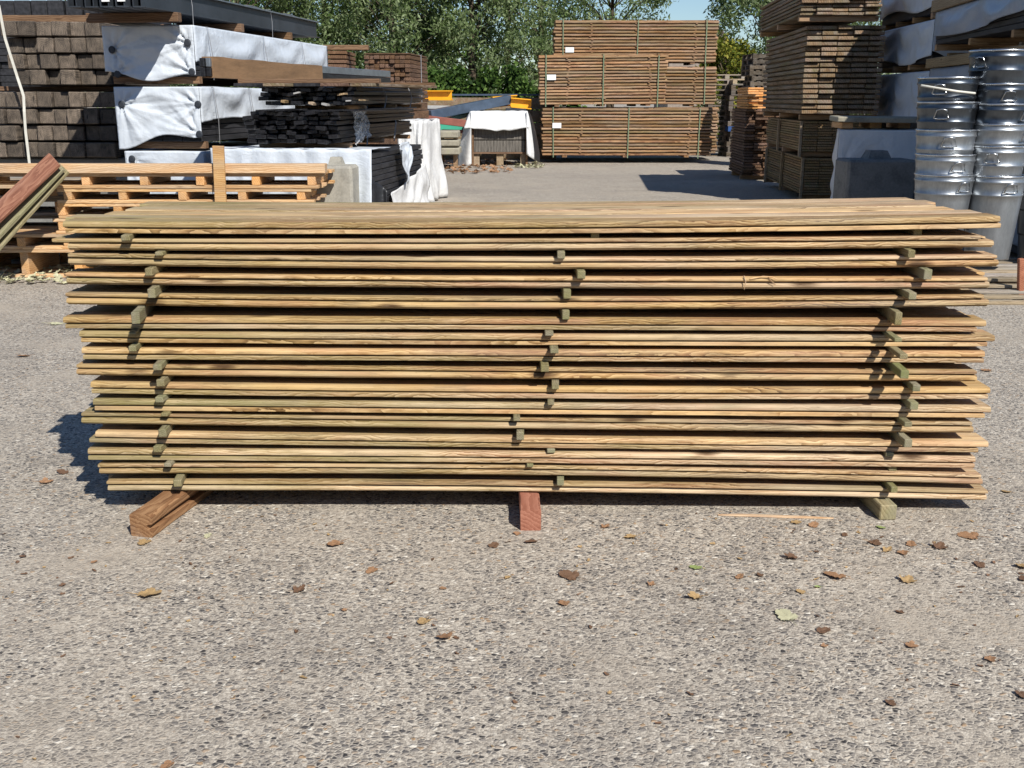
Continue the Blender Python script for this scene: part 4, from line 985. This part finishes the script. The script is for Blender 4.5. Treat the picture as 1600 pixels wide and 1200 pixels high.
# tarped pack with a slab on it
YS = 15.6
x0, x1 = xx(1308, 250, YS), xx(1440, 250, YS); zt = zz(203, YS)
t = tarped_right(0.0, zt, 12.4, 'grey white tarped pack under the stone slab, behind the grimy concrete block', lambda a: .3, 9, x=x0, y=YS, L=.8, W=x1 - x0, ties=[0, .4, .8], mat='tarp2', group=None, rz=-R(15), washers=((.06, .9),), amp=.7, lowf=lambda a: .78 + .10 * math.sin(a * 4 + 1))
for k in range(3):
    m = MB().box(0, .16, 0, .7, 0, zz(193, YS) - zt - .006, None, .006)
    tag(m.build('timber_block', 'pallet_y', loc=(x0 + .02 + k * .42, YS - .03 + (.03 * k), zt + .022 ), rot=(0, 0, -R(4.5))), f"{['left', 'middle', 'right'][k]} brown block between the tarped pack and the slab", 'block', 'blocks under the slab')
m = MB().box(-.06, 1.5, -.05, .85, 0, .075, None, .012)
tag(m.build('stone_slab', 'stonebeam', loc=(x0, YS - .05, zz(193, YS) + .02), rot=(R(.4), R(.6), -R(9))), 'flat grey slab lying on blocks above the tarped pack on the right', 'slab')
lego(xx(1324, 280, 14.0), xx(1432, 280, 14.0), 14.0, .6, zz(250, 14.0), .11, 'grimy concrete block with a knob, in shade left of the bins', 'concrete_dark')

# ------------------------------------------------------------------ right: nested steel bins
BH, RT, RB = .84, .283, .212
def bin_meshes():
    def rad(z): return RB + (RT - RB) * z / BH
    prof = [(0.001, .012), (RB - .01, .012), (RB, .0)]
    prof += [(rad(z), z) for z in (.02, .2, .4, .58)]
    for zc_ in (BH - .185, BH - .055):
        prof += [(rad(zc_ - .016), zc_ - .016), (rad(zc_) + .006, zc_ - .009), (rad(zc_) + .009, zc_), (rad(zc_) + .006, zc_ + .009), (rad(zc_ + .016), zc_ + .016)]
    prof += [(rad(BH - .01), BH - .01), (RT, BH), (RT - .006, BH), (rad(BH - .1) - .006, BH - .1), (rad(.3) - .006, .3), (RB - .008, .03), (0.001, .03)]
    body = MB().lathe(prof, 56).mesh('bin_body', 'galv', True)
    rim = MB().tube([(RT * math.cos(a), RT * math.sin(a), BH) for a in np.linspace(0, 2 * math.pi, 56, endpoint=False)], .0105, 8, closed=True).mesh('bin_rim', 'galv_rim', True)
    z0 = BH - .12; r0 = rad(z0) + .006
    pts = [(-.075, r0, z0 + .02), (-.072, r0 + .03, z0 + .005), (-.05, r0 + .055, z0 - .055), (0, r0 + .058, z0 - .062), (.05, r0 + .055, z0 - .055), (.072, r0 + .03, z0 + .005), (.075, r0, z0 + .02)]
    pts = [(-.07, r0 + .008, z0 - .03), (-.045, r0 + .022, z0 + .05), (0, r0 + .026, z0 + .058), (.045, r0 + .022, z0 + .05), (.07, r0 + .008, z0 - .03)]
    handle = MB().tube(pts + [(.03, r0 + .006, z0 - .034), (-.03, r0 + .006, z0 - .034)], .0075, 7, closed=True).mesh('bin_handle', 'galv_rim', True)
    dark = body.copy(); dark.materials.clear(); dark.materials.append(MT['galv_dark_reflection'])
    return (body, dark), rim, handle
BBODY, BRIM, BHAN = bin_meshes()
def bin_(x, y, z, rz, label, group, dark):
    t = thing('steel_bin', label, 'bin', (x, y, z), rz, group)
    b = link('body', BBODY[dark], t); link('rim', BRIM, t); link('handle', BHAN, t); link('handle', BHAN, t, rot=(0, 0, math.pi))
YBn = 10.85
zpal = .17
cols = [(1476, [272, 241, 203, 160, 122], YBn, 'left'), (1556, [274, 228, 194, 163, 132, 80], YBn, 'middle'), (1640, [285, 240, 200, 160, 120], YBn + .35, 'right')]
HR = {0: [R(200), R(185), R(165), R(150), R(145)], 1: [R(188), R(150), R(220), R(215), R(176), R(120)], 2: [R(200)] * 6}
for ci, (px, rims, Yq, nm) in enumerate(cols):
    prev = None
    for k, yr in enumerate(rims):
        zr = zz(yr, Yq); X = xx(px + (k * 1.5 if ci < 2 else 0), yr, Yq)
        zb_ = max(zpal + .004, zr - BH)
        n = len(rims)
        bin_(X, Yq, zb_, HR[ci][k] , f"{'dark' if (k > 2 or ci == 2) else 'pale'} galvanised bin, {['lowest', 'second from the bottom', 'third from the bottom', 'fourth from the bottom', 'fifth from the bottom' if n == 6 else 'topmost', 'topmost'][k]} in the {nm} stack of nested bins", 'galvanised bins nested in stacks', 1 if (k > 2 or ci == 2) else 0)  # dark and pale bodies imitate the reflections down the stacks
m = MB(); pts = [(xx(1440, 124, YBn - .3), YBn - .3, zz(134, YBn)), (xx(1475, 130, YBn), YBn - .33, zz(143, YBn)), (xx(1505, 140, YBn), YBn - .28, zz(146, YBn)), (xx(1519, 140, YBn), YBn - .05, zz(145, YBn))]
m.tube(pts, .011, 6)
tag(m.build('white_rope', 'strap_white', smooth=True), 'pale strap slung round the top of the left bin stack', 'rope')
# pallet and boards under the bins
t = thing('wooden_pallet', 'wide grey pallet under the bins at the right edge', 'pallet', (4.02, 10.15, 0), 0)
for k in range(7): MB().box(0, 2.0, 0, .13, 0, .03, None, .004).build('deck_board', 'old_pallet', t, loc=(rng.uniform(-.04, .04), .0 + k * .215, zpal - .031))
for k in range(3): MB().box(0, .12, 0, 1.42, 0, zpal - .034, None, .005).build('stringer', 'runner', t, loc=(.1 + k * .84, 0, 0))
for k in range(4):
    A = at(1440 + 9 * k, 404 + 11 * k, 10.05 - k * .09); m = MB().box(0, 1.55, 0, .095, 0, .03, None, .004)
    tag(m.build('wooden_plank', 'old_pallet', loc=(A.x + .1, 10.02 - k * .11, .0 + .032 * (3 - k) + .001), rot=(0, 0, rng.uniform(-.02, .02))), f"grey plank, {['first', 'second', 'third', 'fourth'][k]} from the bins in the fan beside their pallet", 'plank', 'planks beside the bin pallet')
m = MB().box(0, .05, 0, .05, 0, .40, None, .006)
tag(m.build('wooden_plank', 'bear_red', loc=(xx(1598, 420, 9.9), 9.9, 0), rot=(0, R(-6), 0)), 'reddish board end standing on edge at the right edge of the picture', 'plank')

# ------------------------------------------------------------------ trees and hedge
def leaves(n, centers, rads, ll, lw, seed, droop=0.0):
    r = np.random.default_rng(seed); c = np.array(centers); k = r.integers(0, len(c), n)
    d = r.normal(size=(n, 3)); d /= np.linalg.norm(d, axis=1)[:, None]
    P = c[k] + d * (np.array(rads)[k] * r.random(n) ** .5)[:, None]
    a = r.normal(size=(n, 3)); a[:, 2] -= droop; a /= np.linalg.norm(a, axis=1)[:, None]
    b = np.cross(a, r.normal(size=(n, 3))); b /= np.linalg.norm(b, axis=1)[:, None]
    s = r.uniform(.65, 1.35, n)[:, None]
    V = np.stack([P - a * ll * s, P + b * lw * s, P + a * ll * s, P - b * lw * s], 1).reshape(-1, 3)
    return V
def leaf_obj(name, V, mat, parent=None, loc=(0, 0, 0)):
    n = len(V) // 4; me = bpy.data.meshes.new(name)
    me.vertices.add(n * 4); me.vertices.foreach_set('co', V.astype(np.float32).ravel())
    me.loops.add(n * 4); me.loops.foreach_set('vertex_index', np.arange(n * 4, dtype=np.int32))
    me.polygons.add(n); me.polygons.foreach_set('loop_start', np.arange(0, n * 4, 4, dtype=np.int32))
    me.materials.append(MT[mat]); me.update(calc_edges=True); me.validate()
    return link(name, me, parent, loc)
def tree(x, y, H, rw, z0, ncl, nleaf, mat, label, seed, name='tree', group=None, ll=.095, lw=.032, droop=.6, crad=(.45, .95)):
    r = random.Random(seed); t = thing(name, label, 'tree', (x, y, 0), 0, group)
    m = MB(); pts = [Vector((0, 0, 0))]
    for k in range(1, 8): pts.append(Vector((.12 * nz(k, seed), .12 * nz(k, seed + 9), H * .8 * k / 7)))
    m.tube(pts, [.22 * (1 - .8 * k / 7) for k in range(8)], 9)
    cs, rs = [], []
    for k in range(ncl):
        a = r.uniform(0, 6.28); q = r.uniform(0, 1); zc_ = z0 + (H - z0) * q
        pr = rw * (math.sin(math.pi * (.12 + .80 * q)) ** .7) * (.35 + .65 * r.random() ** .5) * (1 + .25 * nz(a * 2, q * 4, seed))
        c = Vector((pr * math.cos(a), pr * math.sin(a), zc_)); cs.append(c); rs.append(r.uniform(*crad))
        if k % 2 == 0:
            zb_ = max(.4, zc_ - .6 - .5 * pr); i = min(6, int(zb_ / (H * .8) * 7)); b0 = pts[i].lerp(pts[i + 1], .5)
            mid = b0.lerp(c, .55) + Vector((0, 0, .25)); m.tube([b0, mid, c], [.035, .02, .008], 5)
    m.build('trunk', 'bark', t, smooth=True)
    leaf_obj('crown', leaves(nleaf, cs, rs, ll, lw, seed, droop), mat, t)
    return t
TR = [(-14.5, 45, 10, 3.0), (-10.6, 43, 9.5, 2.6), (-7.4, 44, 10, 2.6), (-4.6, 42.5, 9.0, 2.4), (-1.6, 44, 10, 2.7), (1.2, 46.5, 8.5, 2.2), (4.4, 49, 9, 2.4), (10.2, 44, 9.5, 2.1), (13.3, 46, 10, 2.6)]
TL = ['leftmost grey green willow behind the stacked channels', 'second willow from the left, behind the top tarped pack', 'broad silvery willow behind the narrow brown board stack', 'bushy willow above the stack with brick like ends', 'willow right above the scrap pile and hedge', 'willow left of the sky gaps, behind the strapped packs', 'thin willow with sky showing through, above the topmost strapped pack', 'bright willow beside the tall dark packs on the right', 'farther willow behind the tall dark packs on the right']
for k, (x, y, H, rw) in enumerate(TR):
    tree(x, y, H, rw * 1.1, .4 if k not in (6,) else 3.2, 130, (27000 if k not in (5, 6) else 13000), 'willow', TL[k], 100 + k, 'willow_tree', 'willows behind the yard')
tree(-12.0, 52, 12, 3.6, 1.0, 70, 9000, 'darkleaf', 'dark tall tree behind the willows on the left', 201, 'broadleaf_tree', 'dark trees behind the willows', ll=.14, lw=.06, droop=.2, crad=(.7, 1.3))
tree(-5.6, 53, 12, 3.8, 1.0, 70, 9000, 'darkleaf', 'dark tall tree behind the middle willows', 202, 'broadleaf_tree', 'dark trees behind the willows', ll=.14, lw=.06, droop=.2, crad=(.7, 1.3))
tree(-0.2, 54, 11, 3.2, 1.0, 70, 8000, 'darkleaf', 'dark tall tree behind the willow over the scrap pile', 203, 'broadleaf_tree', 'dark trees behind the willows', ll=.14, lw=.06, droop=.2, crad=(.7, 1.3))
tree(8.2, 42, 3.9, 1.2, .3, 40, 6000, 'yellowleaf', 'small yellow green tree above the grey pallet piles', 204, 'small_tree', ll=.075, lw=.04, droop=.1, crad=(.3, .55))
def hedge(x0, x1, y, dep, h, n, label, seed):
    r = np.random.default_rng(seed); cs = []; rs = []
    for k in range(220):
        cs.append((r.uniform(x0, x1), y + r.uniform(0, dep), r.uniform(.1, h) * (.9 + .2 * r.random()))); rs.append(r.uniform(.25, .5))
    t = thing('hedge', label, 'hedge', (0, 0, 0))
    leaf_obj('foliage', leaves(n, cs, rs, .085, .05, seed, 0.0), 'darkleaf', t)
    m = MB()
    for k in range(int((x1 - x0) / .6)): m.tube([(x0 + .3 + k * .6, y + dep / 2, 0), (x0 + .3 + k * .6 + .1, y + dep / 2 + .1, h * .8)], [.04, .01], 5)
    m.build('stems', 'bark', t)
hedge(-7.5, 2.4, 38.5, 1.6, 2.7, 30000, 'clipped dark green hedge behind the scrap pile', 301)

# house glimpsed between packs and trees
t = thing('house', 'grey house glimpsed between the topmost pack and the right willow', 'house', (xx(1131, 60, 62), 62, 0), 0)
zt = zz(72, 62)
MB().box(-3, .35, 0, 6, 0, zt).build('wall', 'brick', t)
m = MB(); m.add([(-3.2, -.3, zt), (.55, -.3, zt), (.55, 6.3, zt), (-3.2, 6.3, zt), (-3.2, 3, zt + 1.5), (.1, 3, zt + 1.5)], [(0, 1, 5, 4), (2, 3, 4, 5), (1, 2, 5), (0, 4, 3), (0, 3, 2, 1)]); m.build('roof', 'roof', t)

# ------------------------------------------------------------------ unseen shed added behind the camera to darken bin reflections and sky fill
t = thing('added_shed', 'unseen long dark shed added behind the camera to darken reflections and sky light', 'shed', (0, -13, 0))
for k in range(30):
    MB().box(-30 + 2 * k, -28.01 + 2 * k, -.12, 0, 0, 5.2, None, .02).build('wall_panel', 'darkpack', t)
m = MB(); m.add([(-30.5, .4, 5.1), (30.5, .4, 5.1), (30.5, -9, 7.4), (-30.5, -9, 7.4), (-30.5, .4, 5.25), (30.5, .4, 5.25), (30.5, -9, 7.55), (-30.5, -9, 7.55)], [(0, 3, 2, 1), (4, 5, 6, 7), (0, 1, 5, 4), (1, 2, 6, 5), (2, 3, 7, 6), (3, 0, 4, 7)]); m.build('roof', 'roof', t)
for k in range(3): MB().box(-12 + 10 * k, -8 + 10 * k, .01, .07, 0, 4, None, .02).build('door', 'steel', t)

# ------------------------------------------------------------------ fallen leaves
def leaf_mesh(seed, lobes, curl):
    n = 44; vs = []; rings = 4
    vs.append(Vector((0, 0, 0)))
    for k in range(1, rings + 1):
        for j in range(n):
            a = 2 * math.pi * j / n
            out = .58 + .42 * abs(math.cos(a * lobes / 2)) ** .7 + .10 * nz(math.cos(a) * 5, math.sin(a) * 5, seed) + .05 * (1 if j % 2 else -1)
            rad = (1 + (out - 1) * (k / rings) ** 1.5) * (.78 + .34 * math.cos(a)) * k / rings
            x, y = rad * math.cos(a), rad * math.sin(a) * .9
            z = curl * (.5 * y * y + .2 * x * x) + .22 * curl * nz(x * 2.5, y * 2.5, seed) + .09 * nz(x * 5, y * 5, seed + 4) * k / rings - .05 * math.exp(-(y / .1) ** 2)
            vs.append(Vector((x, y, z)))
    fs = [(0, 1 + j, 1 + (j + 1) % n) for j in range(n)]
    for k in range(rings - 1):
        for j in range(n):
            a, b = 1 + k * n + j, 1 + k * n + (j + 1) % n; fs.append((a, a + n, b + n, b))
    m = MB().add(vs, fs)
    m.tube([(-.3, 0, .02), (-.7, .04, .03 + .1 * curl), (-1.25, .12, .05 + .2 * curl)], [.03, .022, .015], 4)
    return m
LM = {}
for mat in ('dryleaf', 'tanleaf', 'darkleaf2', 'paleleaf', 'greenleaf'):
    LM[mat] = [leaf_mesh(k * 7 + 3, 5 if k % 2 else 3, (.15, .55, .35, .8, .25)[k]).mesh('fallen_leaf', mat, True) for k in range(5)]
LEAVES = [(1231, 967, 46, 'paleleaf', 0, 'large pale green leaf lying flat, nearest the camera on the right'), (1310, 903, 40, 'dryleaf', 2, 'big curled brown leaf behind the large pale leaf'),
          (1417, 910, 34, 'tanleaf', 3, 'folded tan leaf with one side standing up, right of the big curled leaf'), (1090, 889, 26, 'greenleaf', 4, 'yellow green leaf clump on the gravel right of the middle bearer'),
          (1378, 826, 18, 'greenleaf', 0, 'bright green leaf just before the right bearer'), (1520, 840, 36, 'dryleaf', 2, 'crumpled brown leaf beyond the right end of the stack'),
          (227, 847, 28, 'tanleaf', 4, 'pale tan leaf in front of the left bearer'), (325, 837, 18, 'paleleaf', 0, 'small pale leaf right of the left bearer'), (226, 931, 44, 'tanleaf', 1, 'dry tan leaf like a twig on the gravel at the lower left'),
          (466, 925, 28, 'darkleaf2', 3, 'dark curled leaf with a long stalk, left of the middle'), (528, 850, 34, 'dryleaf', 2, 'flat brown leaf in front of the stack, left of the middle bearer'),
          (664, 971, 30, 'tanleaf', 2, 'torn tan leaf below the middle bearer'), (692, 996, 34, 'dryleaf', 3, 'orange brown rolled leaf next to the torn tan leaf'), (882, 946, 26, 'dryleaf', 1, 'pinkish brown leaf nearer than the middle bearer'),
          (945, 825, 20, 'dryleaf', 3, 'rolled brown leaf right of the middle bearer'), (989, 840, 26, 'tanleaf', 1, 'yellowish curled leaf with stalk, right of the middle bearer'), (895, 903, 40, 'darkleaf2', 2, 'dark brown pair of leaf halves below the stack middle'),
          (833, 847, 26, 'darkleaf2', 4, 'dark leaf just before the middle bearer'), (808, 834, 16, 'dryleaf', 1, 'small reddish leaf against the middle bearer'), (1017, 915, 18, 'dryleaf', 3, 'small red brown leaf in the middle right gravel'),
          (1089, 934, 30, 'tanleaf', 3, 'upright tan leaf with a pointed tip, lower middle right'), (1155, 904, 20, 'dryleaf', 2, 'brown leaf left of the dark leaf scrap'), (1188, 901, 16, 'darkleaf2', 3, 'dark leaf scrap left of the big curled leaf'),
          (1270, 823, 22, 'dryleaf', 2, 'brown leaf under the end of the splinter'), (1242, 818, 22, 'tanleaf', 4, 'tan leaf touching the splinter'), (1365, 848, 26, 'darkleaf2', 2, 'dark brown curled leaf nearer than the bright green leaf'),
          (1385, 862, 20, 'tanleaf', 3, 'small tan leaf in the cluster before the right bearer'), (1409, 864, 22, 'dryleaf', 1, 'rusty leaf in the cluster before the right bearer'), (1424, 853, 22, 'dryleaf', 4, 'pale brown leaf at the back of the right cluster'),
          (1467, 857, 30, 'darkleaf2', 3, 'dark twisted leaf at the right end of the cluster'), (1240, 873, 28, 'darkleaf2', 3, 'dark folded leaf below the splinter'), (1530, 882, 24, 'darkleaf2', 2, 'dark leaf at the far right'), (1283, 988, 26, 'darkleaf2', 2, 'dark grey brown leaf right of the large pale leaf'),
          (1286, 1011, 14, 'dryleaf', 3, 'tiny brown leaf nearer than the dark grey brown leaf'), (1408, 959, 16, 'darkleaf2', 3, 'black leaf scrap on the right gravel'), (1420, 1010, 24, 'dryleaf', 3, 'slim brown leaf low on the right'), (1545, 1030, 22, 'dryleaf', 1, 'reddish leaf at the right, low down'),
          (1279, 918, 12, 'greenleaf', 0, 'tiny bright green leaf left of the big curled leaf'), (1254, 927, 18, 'tanleaf', 4, 'thin orange leaf scrap above the large pale leaf'), (1595, 885, 26, 'tanleaf', 3, 'pale leaf cut by the right edge'), (1597, 905, 24, 'darkleaf2', 3, 'dark leaf cut by the right edge, upper one'), (1595, 1085, 26, 'darkleaf2', 2, 'dark leaf cut by the right edge, lower one'),
          (770, 855, 24, 'darkleaf2', 4, 'dark leaf left of the middle bearer'), (795, 903, 16, 'tanleaf', 1, 'small yellow leaf below the middle bearer'), (540, 955, 12, 'dryleaf', 3, 'small rust scrap below the flat brown leaf'), (583, 891, 26, 'dryleaf', 4, 'faint orange leaf left of centre'),
          (37, 870, 14, 'darkleaf2', 3, 'dark leaf scrap near the left edge'), (100, 915, 12, 'darkleaf2', 3, 'small dark scrap at the lower left'), (145, 880, 12, 'dryleaf', 2, 'small reddish scrap left of the left bearer'), (265, 1195, 26, 'dryleaf', 2, 'reddish leaf cut by the bottom edge'), (1390, 1098, 22, 'darkleaf2', 2, 'dark brown leaf near the bottom at the right'),
          (85, 507, 26, 'paleleaf', 0, 'pale leaf on the ground left of the stack'), (40, 557, 20, 'dryleaf', 2, 'brown leaf on the ground at the left edge'), (100, 740, 22, 'darkleaf2', 2, 'dark leaf in the shadow left of the stack'), (68, 755, 24, 'dryleaf', 3, 'brown leaf left of the stack shadow'), (1540, 580, 22, 'dryleaf', 2, 'red brown leaf right of the stack'), (1575, 770, 18, 'tanleaf', 4, 'orange leaf right of the stack'), (1320, 838, 14, 'darkleaf2', 4, 'tiny dark leaf near the splinter end'), (690, 920, 14, 'dryleaf', 4, 'tiny brown leaf above the torn tan leaf')]
for k, (px, py, sz, mat, var, lab) in enumerate(LEAVES):
    P = gnd(px, py); d = (P - Vector((0, 0, CAMH))).length; s = sz * 0.97 / FPX * d / 1.9
    o = link('fallen_leaf', LM[mat][var], None, P + Vector((0, 0, .004 + .05 * s)), (rng.uniform(-.15, .15), rng.uniform(-.15, .15), rng.uniform(0, 6.28)))
    o.scale = (s, s, s); tag(o, lab, 'leaf', 'leaves fallen on the gravel')
def litter(name, label, pts, n, sc, mats, seed):
    r = random.Random(seed)
    for mat in mats[:1]:
        m = MB()
        for k in range(n):
            px = r.uniform(*pts[0]); py = r.uniform(*pts[1]); P = gnd(px, py); s = sc * r.uniform(.6, 1.3)
            M = Matrix.Translation(P + Vector((0, 0, r.uniform(.01, .05)))) @ Matrix.Rotation(r.uniform(0, 6.28), 4, 'Z') @ Matrix.Rotation(r.uniform(-.6, .6), 4, 'X') @ Matrix.Diagonal((s, s, s, 1))
            q = leaf_mesh(k % 5 * 7 + 3, 5, .8) if k < 5 else None
            if q: cache.append(q)
            src = cache[k % 5]; m.add([M @ Vector(v) for v in src.v], src.f)
        o = m.build(name, mat, smooth=True); o['kind'] = 'stuff'; o['label'] = label; o['category'] = 'leaf litter'
cache = []; litter('leaf_litter', 'pale leaf litter drifted against the foot of the orange pallets', ((-20, 112), (424, 445)), 90, .05, ['paleleaf'], 1)
cache = []; litter('leaf_litter', 'brown leaf litter on the yard before the covered crate', ((685, 800), (249, 272)), 160, .09, ['dryleaf'], 2)
cache = []; litter('leaf_litter', 'small heap of pale leaves right of the covered crate', ((805, 850), (255, 264)), 60, .09, ['paleleaf'], 3)

r_ = random.Random(77)
for mat, n, lab in (('darkleaf2', 170, 'dark crumbs of dry leaf and bark strewn over the gravel'), ('tanleaf', 90, 'tan crumbs of dry leaf strewn over the gravel')):
    m = MB(); qs = [leaf_mesh(91 + k, 3, .7) for k in range(3)]
    for k in range(n):
        px = r_.uniform(-20, 1620); py = r_.choice([r_.uniform(800, 900), r_.uniform(800, 1000), r_.uniform(800, 1200), r_.uniform(440, 780)])
        if 90 < px < 1560 and py < 800: continue
        P = gnd(px, py); sc = r_.uniform(.004, .012)
        M = Matrix.Translation(P + Vector((0, 0, .004))) @ Matrix.Rotation(r_.uniform(0, 6.28), 4, 'Z') @ Matrix.Rotation(r_.uniform(-.5, .5), 4, 'X') @ Matrix.Diagonal((sc * r_.uniform(.6, 2), sc, sc, 1))
        q = qs[k % 3]; m.add([M @ Vector(v) for v in q.v], q.f)
    o = m.build('leaf_crumbs', mat, smooth=True); tag(o, lab, 'leaf litter', None, 'stuff')
